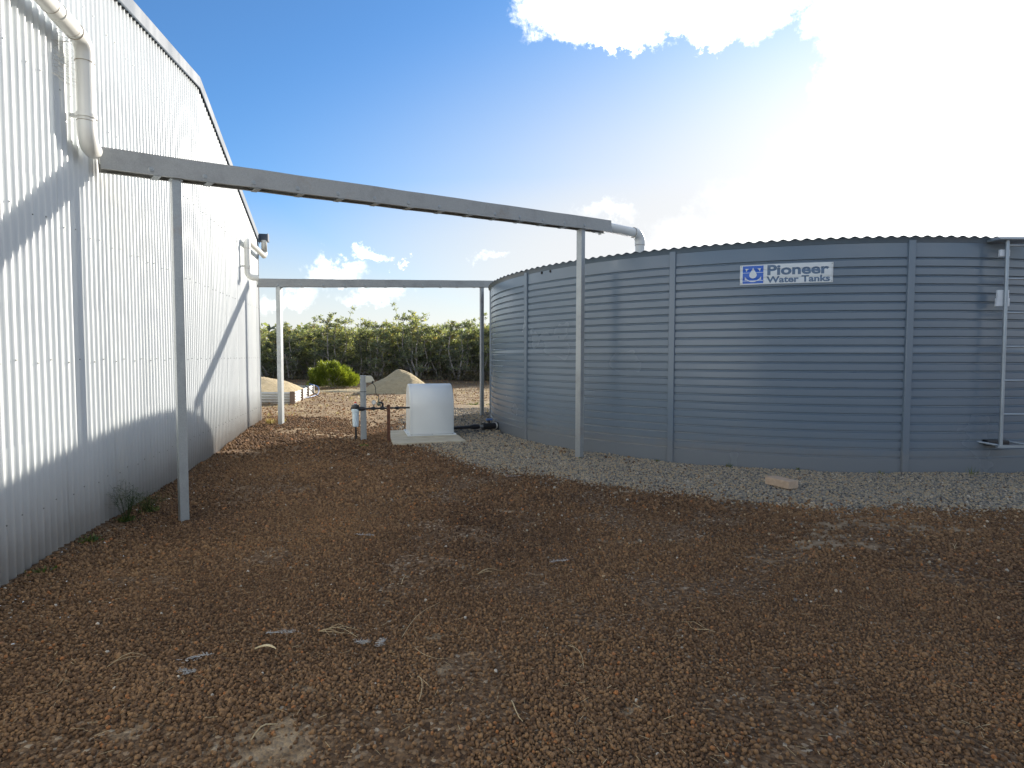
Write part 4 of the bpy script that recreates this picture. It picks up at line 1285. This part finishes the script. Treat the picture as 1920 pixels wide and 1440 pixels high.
def make_tree(seed, hgt, spread, lean=0.0, dens=1.0):
    rs_ = np.random.RandomState(seed); rr_ = random.Random(seed)
    mb = MB(); tips = []
    nst = rr_.randint(4, 6)
    for s in range(nst):
        a_ = 2 * pi * s / nst + rr_.uniform(-.5, .5)
        top = Vector((math.cos(a_) * spread * rr_.uniform(.25, .75) + lean, math.sin(a_) * spread * rr_.uniform(.25, .75), hgt * rr_.uniform(.62, .90)))
        b0 = Vector((math.cos(a_) * .10, math.sin(a_) * .10, -.1))
        pts = [b0]
        for k in range(1, 6):
            f_ = k / 5
            pts.append(b0.lerp(top, f_) + Vector((rr_.uniform(-.09, .09), rr_.uniform(-.09, .09), rr_.uniform(-.03, .03))) * (1 if k < 5 else 0) + Vector((math.cos(a_), math.sin(a_), 0)) * .12 * math.sin(f_ * pi))
        mb.tube(pts, [.040, .034, .028, .022, .016, .010], 6)
        for k in range(1, 6):
            for q in range(rr_.choice((4, 5, 6))):
                d_ = Vector((rr_.gauss(0, 1), rr_.gauss(0, 1), rr_.uniform(-.15, 1.0))).normalized()
                ln_ = rr_.uniform(.22, .55) * (1.15 - .1 * k)
                e_ = pts[k] + d_ * ln_
                if e_.z < .25: continue
                mid = pts[k].lerp(e_, .5) + Vector((rr_.uniform(-.05, .05), rr_.uniform(-.05, .05), rr_.uniform(0, .05)))
                mb.tube([pts[k], mid, e_], [.009, .007, .004], 4, cap=False)
                tips.append(e_); tips.append(mid)
                for w_ in range(2):
                    d2 = (d_ + Vector((rr_.gauss(0, .7), rr_.gauss(0, .7), rr_.uniform(-.1, .8)))).normalized()
                    e2 = mid + d2 * rr_.uniform(.12, .32)
                    mb.tube([mid, e2], [.005, .003], 3, cap=False)
                    tips.append(e2)
    # sparse shoots poking out of the crown
    for w_ in range(rr_.randint(1, 4)):
        src = max(rr_.sample(tips, 8), key=lambda v: v.z)
        e_ = src + Vector((rr_.uniform(-.15, .15), rr_.uniform(-.15, .15), rr_.uniform(.25, .62)))
        mb.tube([src, e_], [.007, .004], 4, cap=False); tips += [e_, e_, src.lerp(e_, .6)]
    # ragged bare twigs low down
    for w_ in range(26):
        a_ = rr_.uniform(0, 2 * pi); rr0 = spread * rr_.uniform(.1, .7); z_ = rr_.uniform(.0, hgt * .45)
        p_ = Vector((math.cos(a_) * rr0, math.sin(a_) * rr0, z_)); e_ = p_ + Vector((rr_.gauss(0, .18), rr_.gauss(0, .18), rr_.uniform(.1, .45)))
        mb.tube([p_, e_], [.006, .003], 3, cap=False)
    tips = [t_ for t_ in tips if rr_.random() < dens * (0.22 + .78 * min(1, t_.z / (hgt * .45)))]
    P, D, Ls, Wd, T = [], [], [], [], []
    for t_ in tips:
        m = rr_.randint(10, 17)
        tt_ = rs_.rand() * .7 + .1 + (.12 if t_.z > hgt * .6 else 0)
        dr = rs_.normal(size=(m, 3)); dr[:, 2] = np.abs(dr[:, 2]) * .7 + .15; dr /= np.linalg.norm(dr, axis=1, keepdims=True)
        P.append(np.array(t_)[None] + rs_.normal(size=(m, 3)) * .034); D.append(dr)
        Ls.append(rs_.uniform(.07, .13, m)); Wd.append(rs_.uniform(.026, .048, m)); T.append(np.clip(tt_ + rs_.normal(size=m) * .18, 0, 1))
    lm = leaves_mesh('crown', np.concatenate(P), np.concatenate(D), np.concatenate(Ls), np.concatenate(Wd), np.concatenate(T), 'leaf')
    return mb, lm
variants = []
for i, (h_, sp__, dn) in enumerate([(2.5, .85, 1), (2.75, .9, .9), (2.3, .95, 1), (2.6, .75, .8), (2.2, .8, 1), (2.45, 1.0, .95)]):
    mb, lm = make_tree(100 + i, h_, sp__, 0, dn)
    tm = bpy.data.meshes.new('trunk'); tm.from_pydata(mb.v, [], mb.f); tm.polygons.foreach_set('use_smooth', mb.sm); tm.update()
    tm.materials.append(MATS['bark'])
    variants.append((tm, lm))
def place_tree(x, y, var, rot, scl, label, group=None):
    z = gzf(x, y)
    root = thing('scrub_tree', label, 'tree', (x, y, z), group)
    root.rotation_euler = (0, 0, rot); root.scale = (scl[0], scl[0], scl[1])
    tm, lm = variants[var]
    for nm, m in (('trunk', tm), ('crown', lm)):
        o_ = bpy.data.objects.new(nm, m); C.objects.link(o_); o_.parent = root
    return root
# visible front row, left to right: pixel column guides which gap of the photo each fills
front = [(-9.75, 23.3, 0, .95, 'grey-green scrub tree leftmost of the row, partly hidden by the shed corner'),
         (-8.85, 23.0, 5, .99, 'scrub tree rising right behind the sunlit far post'),
         (-8.0, 23.6, 2, .97, 'bushy scrub tree behind and left of the lime green bush'),
         (-7.1, 23.0, 1, .98, 'scrub tree with a spiky crown straight above the lime green bush'),
         (-6.2, 23.5, 4, 1.02, 'low rounded scrub tree behind the right side of the lime green bush'),
         (-5.35, 23.1, 3, 1.0, 'scrub tree above the hooded post, between bush and sand cone'),
         (-4.5, 23.6, 5, 1.02, 'dense scrub tree behind the left slope of the sand cone'),
         (-3.75, 23.0, 1, 1.04, 'tall scrub tree with sparse tufts standing over the sand cone peak'),
         (-2.9, 23.7, 0, .97, 'scrub tree behind the right slope of the sand cone'),
         (-2.15, 23.2, 3, 1.00, 'thin-crowned scrub tree above the pump cover'),
         (-1.3, 23.6, 2, 1.06, 'broad scrub tree just left of the tank-side far post'),
         (-.45, 23.2, 1, 1.0, 'scrub tree against the tank edge, behind the far post')]
for i, (x, y, v_, s_, lb) in enumerate(front):
    place_tree(x, y, v_, i * 2.4, (1.02, s_ * .91), lb, 'scrub trees in the front row beyond the yard')
rr = random.Random(8)
back_lb = 'grey-green scrub tree in the dense rows behind the front trees'
for row, (yy, n, x0_, x1_) in enumerate(((24.8, 11, -11.5, 3.0), (26.4, 11, -13.5, 4.5), (28.2, 11, -14.0, 5.5))):
    for k in range(n):
        x = x0_ + (x1_ - x0_) * k / (n - 1) + rr.uniform(-.3, .3)
        place_tree(x, yy + rr.uniform(-.5, .5), rr.randrange(6), rr.uniform(0, 6.28), (1.08, .78 + .02 * row + rr.uniform(-.10, .12)), back_lb, 'scrub trees filling the rows behind')
# side flanks, seen only past the shed or the tank
for x, y in ((-12.8, 23.8), (-14.6, 24.5), (-16.5, 24.2), (1.0, 23.4), (2.6, 23.8), (4.3, 24.3)):
    place_tree(x, y, rr.randrange(6), rr.uniform(0, 6.28), (1.1, 1.0), back_lb, 'scrub trees filling the rows behind')
# low undergrowth and litter at the trees' feet
n = 26000
X = -17 + rs.rand(n) * 22; Y = 22.6 + rs.rand(n) ** 1.3 * 6.5
clump = fbm(X, Y, 1.4, 71)
Zg = ground_z(X, Y); Zt = rs.rand(n) ** 1.5 * (.15 + 1.1 * sstep(clump, .38, .7)) * sstep(Y, 22.5, 23.6)
D = rs.normal(size=(n, 3)); D[:, 2] = np.abs(D[:, 2]) + .3; D /= np.linalg.norm(D, axis=1, keepdims=True)
um = leaves_mesh('undergrowth', np.stack([X, Y, Zg + Zt], 1), D, rs.uniform(.08, .26, n), rs.uniform(.015, .07, n), rs.rand(n), 'under')
uo = bpy.data.objects.new('undergrowth', um); C.objects.link(uo); uo['kind'] = 'stuff'; tag(uo, 'dark tangled undergrowth and litter at the feet of the scrub trees', 'undergrowth')
# far wood beyond, closes the horizon
n = 60000
X = -150 + rs.rand(n) * 300; Y = 60 + rs.rand(n) * 25
Z = rs.rand(n) ** .8 * (3.0 + 2.0 * fbm(X, Y, .25, 81))
D = rs.normal(size=(n, 3)); D /= np.linalg.norm(D, axis=1, keepdims=True)
fm = leaves_mesh('far_scrub', np.stack([X, Y, Z], 1), D, rs.uniform(.5, 1.2, n), rs.uniform(.25, .6, n), rs.rand(n) * .7, 'leaf')
fo = bpy.data.objects.new('far_scrub', fm); C.objects.link(fo); fo['kind'] = 'stuff'; tag(fo, 'distant olive scrub closing the horizon behind the near trees', 'scrub')

# lime bush
bx_, by_ = -5.22, 16.95; bz_ = gzf(bx_, by_)
bush = thing('lime_bush', 'rounded bright lime green bush in front of the scrub trees', 'bush', (bx_, by_, bz_))
n = 9500
rs2 = np.random.RandomState(21)
D = rs2.normal(size=(n, 3)); D[:, 2] = np.abs(D[:, 2]); D /= np.linalg.norm(D, axis=1, keepdims=True)
lob = 1 + .16 * np.sin(D[:, 0] * 7 + 1) * np.cos(D[:, 1] * 6) + .09 * np.sin(D[:, 2] * 11 + D[:, 0] * 5)
rad2 = (.62 + .38 * rs2.rand(n) ** .5) * lob
P = D * rad2[:, None] * np.array([.64, .60, .68]) + np.array([0, 0, .05])
D2 = D + rs2.normal(size=(n, 3)) * .35 + np.array([0, 0, .7]); D2 /= np.linalg.norm(D2, axis=1, keepdims=True)
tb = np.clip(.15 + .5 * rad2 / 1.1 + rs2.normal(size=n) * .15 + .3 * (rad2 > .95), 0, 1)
bm_ = leaves_mesh('foliage', P, D2, rs2.uniform(.05, .13, n), rs2.uniform(.010, .022, n), tb, 'lime')
o_ = bpy.data.objects.new('foliage', bm_); C.objects.link(o_); o_.parent = bush
mb = MB(); rr = random.Random(3)
for k in range(30):
    a_ = rr.uniform(0, 6.28); e_ = Vector((math.cos(a_) * rr.uniform(.1, .45), math.sin(a_) * rr.uniform(.1, .45), rr.uniform(.15, .5)))
    mb.tube([(0, 0, -.05), e_ * .5 + Vector((0, 0, .04)), e_], [.014, .008, .003], 5)
s_ = mb.build('stems', 'bark'); s_.parent = bush

# ------------------------------------------------------------------ small plants and litter
def tuft(name, label, cat, x, y, n, hgt, spread, mat, seed, width=.004, stems=0, z=None):
    r_ = np.random.RandomState(seed)
    z = gzf(x, y) if z is None else z
    P = np.zeros((n, 3)); P[:, :2] = r_.normal(size=(n, 2)) * spread * .35
    D = r_.normal(size=(n, 3)) * np.array([spread / hgt, spread / hgt, .25]); D[:, 2] = np.abs(D[:, 2]) + 1; D /= np.linalg.norm(D, axis=1, keepdims=True)
    L_ = r_.uniform(.4, 1, n) * hgt
    m = leaves_mesh(name, P, D, L_, np.full(n, width) * r_.uniform(.7, 1.4, n), r_.rand(n), mat)
    o_ = bpy.data.objects.new(name, m); C.objects.link(o_); o_.location = (x, y, z); tag(o_, label, cat)
    return o_
# wispy flowering weed by the wall, two crowns
def wispy(label, x, y, seed, hgt, n_st, spread):
    rr_ = random.Random(seed); r_ = np.random.RandomState(seed)
    z = gzf(x, y)
    root = thing('wispy_weed', label, 'weed', (x, y, z))
    mb = MB(); P = []; D = []
    for s in range(n_st):
        a_ = rr_.uniform(0, 6.28); e_ = Vector((math.cos(a_) * spread * rr_.uniform(.2, 1), math.sin(a_) * spread * rr_.uniform(.2, 1), hgt * rr_.uniform(.45, 1)))
        mid = e_ * .5 + Vector((rr_.uniform(-.02, .02), rr_.uniform(-.02, .02), .02))
        mb.tube([(0, 0, -.01), mid, e_], [.0013, .0009, .0005], 3, cap=False)
        for k in range(10):
            f_ = rr_.uniform(.45, 1); p_ = Vector((0, 0, 0)).lerp(e_, f_); q_ = p_ + Vector((rr_.gauss(0, .022), rr_.gauss(0, .022), rr_.uniform(0, .035)))
            mb.tube([p_, q_], .0004, 3, cap=False)
            for w_ in range(2):
                P.append(q_ + Vector((rr_.gauss(0, .003), rr_.gauss(0, .003), rr_.gauss(0, .003)))); D.append((rr_.gauss(0, 1), rr_.gauss(0, 1), rr_.gauss(0, 1)))
    for k in range(60):
        a_ = rr_.uniform(0, 6.28)
        P.append(Vector((rr_.gauss(0, spread * .25), rr_.gauss(0, spread * .25), .004))); D.append((math.cos(a_), math.sin(a_), rr_.uniform(.2, 1.5)))
    st = mb.build('stems', 'weed'); st.parent = root
    P = np.array([tuple(p) for p in P]); D = np.array(D); D /= np.linalg.norm(D, axis=1, keepdims=True)
    ln_ = np.concatenate([np.full(len(P) - 60, .006), np.full(60, .04)]); wd_ = np.concatenate([np.full(len(P) - 60, .003), np.full(60, .008)])
    m = leaves_mesh('leaves', P, D, ln_, wd_, r_.rand(len(P)), 'weed')
    o_ = bpy.data.objects.new('leaves', m); C.objects.link(o_); o_.parent = root
w1 = Wp(3.93, .10, 0); wispy('tallest wispy weed growing against the foot of the shed wall', w1.x, w1.y, 5, .25, 26, .10)
w1b = Wp(4.18, .14, 0); wispy('lower spreading weed just right of the tall wispy one', w1b.x, w1b.y, 6, .12, 24, .13)
w2 = Wp(3.52, .07, 0); tuft('weed', 'small green weed at the wall foot left of the wispy weeds', 'weed', w2.x, w2.y, 60, .045, .06, 'weed', 7, .010)
w3 = Wp(3.06, .06, 0); tuft('weed', 'dark green weed at the wall foot in the left frame edge', 'weed', w3.x, w3.y, 60, .035, .06, 'weed', 8, .010)
for i, (px_, py_, hh, lb) in enumerate([(1.46, 5.80, .05, 'green sprig at the tank foot beside the second joining strap'), (2.06, 5.48, .07, 'grass sprig at the tank foot below the sign'),
                                    (2.62, 5.30, .05, 'tiny sprig at the tank foot right of the brick'), (3.30, 5.17, .045, 'tiny sprig at the tank foot near the third joining strap'), (4.05, 5.08, .10, 'leafy sprig at the tank foot left of the ladder'), (.70, 5.95, .035, 'tiny weed at the foot of the post in the gravel')]):
    tuft('sprig', lb, 'weed', px_, py_, 14, hh, hh * .5, 'weed', 30 + i, .006)
gt = [(-3.30, 7.92, .12, 'pale dry grass tuft at the far shed corner'), (-3.2, 8.1, .10, 'second pale grass tuft right of the shed corner'), (-2.52, 15.5, .42, 'dry upright stalks behind the right slope of the sand cone')]
for i, (x, y, hh, lb) in enumerate(gt):
    tuft('dry_grass_tuft', lb, 'grass', x, y, 60, hh, hh * .5, 'dryleaf', 50 + i, .008)
for i, (x, y, lb) in enumerate([(-1.72, 6.72, 'small green weed in the earth left of the slab corner'), (-.36, 11.6, 'green weed patch on bright earth right of the pump cover'), (-.75, 11.9, 'green weed patch just behind the right of the pump cover'), (-.2, 16.5, 'dark low weed far behind the cover near the scrub')]):
    tuft('weed', lb, 'weed', x, y, 50, .05 if y < 8 else .09, .08 if y < 8 else .22, 'weed', 60 + i, .012)
# scattered dry grass wisps over the far sunlit ground
n = 9000
X = -9 + rs.rand(n) * 12; Y = 8.8 + rs.rand(n) ** 1.2 * 14
k = (fbm(X, Y, .9, 91) > .5) & (np.hypot(X - TC[0], Y - TC[1]) > TR + .1) & ((X * .97169 + Y * .23624 - WD > .05) | (-X * .23624 + Y * .97169 > 9.3))
X, Y = X[k], Y[k]; n = len(X)
D = rs.normal(size=(n, 3)); D[:, 2] = np.abs(D[:, 2]) + .5; D /= np.linalg.norm(D, axis=1, keepdims=True)
m = leaves_mesh('dry_grass', np.stack([X, Y, ground_z(X, Y)], 1), D, rs.uniform(.03, .09, n), rs.uniform(.004, .012, n), rs.rand(n), 'dryleaf')
o_ = bpy.data.objects.new('dry_grass', m); C.objects.link(o_); o_['kind'] = 'stuff'; tag(o_, 'thin dry grass wisps over the sunlit earth behind the pump', 'grass')

# straws, bleached lichen, pod and chips on the near earth
def straw(x, y, ang_, ln_, lb, bend=.2, r_=.0013, forks=0, seed=0):
    rr_ = random.Random(seed)
    z = gzf(x, y) + .016
    d_ = Vector((math.cos(ang_), math.sin(ang_), 0)); s_ = Vector((-d_.y, d_.x, 0))
    pts = [Vector((x, y, z)) + d_ * (ln_ * f_) + s_ * (bend * ln_ * math.sin(f_ * pi)) + UP * (.010 * math.sin(f_ * 5 + x) + .004) for f_ in (0, .2, .4, .6, .8, 1)]
    mb = MB().tube(pts, [r_, r_ * 1.1, r_, r_ * .9, r_ * .8, r_ * .5], 5)
    for k in range(forks):
        f0 = pts[rr_.randint(0, 2)]; dv = (d_ + s_ * rr_.uniform(-.5, .5)).normalized()
        l2 = ln_ * rr_.uniform(.4, .9)
        mb.tube([f0, f0 + dv * l2 * .5 + UP * rr_.uniform(.002, .02), f0 + dv * l2 + UP * .003], [r_ * .8, r_ * .8, r_ * .4], 4)
    o_ = mb.build('dry_stalk', 'straw'); tag(o_, lb, 'stalk', 'dry stalks lying on the brown pebbles')
straw(-.72, 2.13, -.25, .16, 'forked dry stalk bundle left of the picture middle, low in frame', .1, .0013, 5, 1)
straw(-.40, 2.08, 1.25, .36, 'long thin stalk running away beside the forked stalk bundle', .05, .0009, 0, 2)
straw(.20, 2.02, -1.3, .14, 'thin bent stalk right of the picture middle', .15, .0011, 1, 3)
straw(-.70, 1.52, 1.05, .085, 'short pale stalk beside the pale sand patch at lower left', .05, .0022, 0, 4)
straw(.0, 1.68, -1.2, .09, 'short pale stalk at the bottom centre', -.08, .0018, 0, 5)
straw(-.34, 2.0, -.5, .14, 'curved stalk below the forked stalk bundle', -.3, .0009, 0, 6)
straw(-.30, 1.82, -1.4, .13, 'straight stalk low in the middle of the pebbles', .1, .0012, 1, 7)
straw(-.16, 2.72, .5, .14, 'forked pale stalk up the slope in the pebbles', .1, .0012, 3, 8)
straw(-.50, 2.60, 1.4, .13, 'short straight stalk pointing away, left of the forked stalk up the slope', .05, .0015, 0, 9)
straw(2.4, 3.1, .9, .10, 'dry stalk among pale dust at right', .1, .0013, 2, 10)
straw(.75, 2.1, 2.2, .12, 'short dark stalk at lower right of centre', .2, .001, 1, 11)
straw(-1.35, 1.9, .6, .11, 'thin stalk at the lower left edge of the pebbles', .2, .001, 1, 12)
def lichen(x, y, ln_, ang_, lb, seed):
    rr_ = random.Random(seed); z = gzf(x, y) + .012; mb = MB()
    d_ = Vector((math.cos(ang_), math.sin(ang_), 0)); s_ = Vector((-d_.y, d_.x, 0))
    p_ = Vector((x, y, z)); main = [p_]
    for k in range(7):
        p_ = p_ + d_ * (ln_ / 7) + s_ * rr_.uniform(-.008, .008) + UP * rr_.uniform(-.002, .003); main.append(p_)
    mb.tube(main, .0010, 5)
    for q in main:
        for k in range(7):
            q0 = q + Vector((rr_.gauss(0, .006), rr_.gauss(0, .006), 0))
            dv = Vector((rr_.gauss(0, 1), rr_.gauss(0, 1), rr_.uniform(-.1, .5))).normalized()
            e_ = q0 + dv * rr_.uniform(.003, .012)
            e2 = e_ + Vector((rr_.gauss(0, 1), rr_.gauss(0, 1), rr_.uniform(-.3, .3))).normalized() * .006
            mb.tube([q0, e_, e2], [.0009, .0007, .0003], 4, cap=False)
    o_ = mb.build('lichen_twig', 'lichen'); tag(o_, lb, 'twig', 'bleached lichen twigs on the pebbles')
lichen(-.90, 2.12, .09, .15, 'bleached white lichen twig left of the forked stalk', 1)
lichen(-1.11, 1.94, .07, .35, 'whitish lichen twig furthest left on the pebbles', 2)
lichen(-1.09, 1.88, .05, -.2, 'small whitish lichen twig just below the leftmost one', 3)
lichen(-.56, 2.06, .04, .1, 'small bluish-white lichen twig beside the forked stalk', 4)
lichen(-.47, 2.02, .03, .9, 'upright bleached lichen sprig right of the forked stalk', 5)
lichen(.20, 2.9, .08, .1, 'grey-blue lichen twig further up near the middle', 6)
lichen(-.9, 3.35, .10, .1, 'grey lichen twig near the foot of the nearest post', 7)
lichen(-.05, 5.0, .12, .1, 'grey lichen clump up near the gravel edge', 8)
# curved pale pod leaf
pz = gzf(-.86, 2.0) + .018
mb = MB(); vs = []
for k in range(9):
    f_ = k / 8; c_ = Vector((-.895 + .075 * f_, 1.985 + .016 * math.sin(f_ * pi), pz + .006 * math.sin(f_ * pi))); w_ = .0065 * math.sin(max(.06, min(.94, f_)) * pi)
    vs += [c_ + Vector((0, -w_, -.002)), c_ + Vector((0, 0, .003)), c_ + Vector((0, w_, -.001))]
mb.add(vs, [(3 * k + j, 3 * k + 3 + j, 3 * k + 4 + j, 3 * k + 1 + j) for k in range(8) for j in range(2)], True)
o_ = mb.build('pale_leaf', 'pod', solid=.0012); tag(o_, 'curved pale dry leaf lying on the dark pebbles at lower left', 'leaf')
# loose fine litter
mb = MB(); rr = random.Random(14)
for k in range(1500):
    y = 1.3 + rr.random() ** 1.4 * 4.5; x = rr.uniform(-.95, .95) * y
    if x * .97169 + y * .23624 - WD < .03 or math.hypot(x - TC[0], y - TC[1]) < TR + .1: continue
    a_ = rr.uniform(0, 6.28); l_ = rr.uniform(.008, .035); z = gzf(x, y) + rr.uniform(.008, .015)
    p_ = Vector((x, y, z)); q_ = p_ + Vector((math.cos(a_) * l_, math.sin(a_) * l_, rr.uniform(-.003, .008)))
    mb.tube([p_, q_], rr.uniform(.0004, .0009), 3, cap=False)
o_ = mb.build('fine_litter', 'straw'); o_['kind'] = 'stuff'; tag(o_, 'short dry grass litter scattered over the brown pebbles', 'litter')
# white chips and shells by the wall
mb = MB()
for k in range(80):
    u = rr.uniform(2.6, 5.2) if k < 60 else rr.uniform(2, 7); o__ = rr.uniform(.05, .55) ** 1.2 if k < 90 else rr.uniform(.1, 3)
    P = Wp(u, o__, 0)
    if math.hypot(P.x - TC[0], P.y - TC[1]) < TR + .1: continue
    z = gzf(P.x, P.y) + .012; s_ = rr.uniform(.0025, .006)
    vv = [Vector((rr.gauss(0, 1), rr.gauss(0, 1), rr.gauss(0, .5))).normalized() * s_ + Vector((P.x, P.y, z)) for _ in range(4)]
    mb.add(vv, [(0, 1, 2), (0, 2, 3), (0, 3, 1), (1, 3, 2)])
o_ = mb.build('white_chips', 'sticker_white'); o_['kind'] = 'stuff'; tag(o_, 'tiny white chips scattered on the earth along the shed wall', 'chips')
print('objects', len(bpy.data.objects))
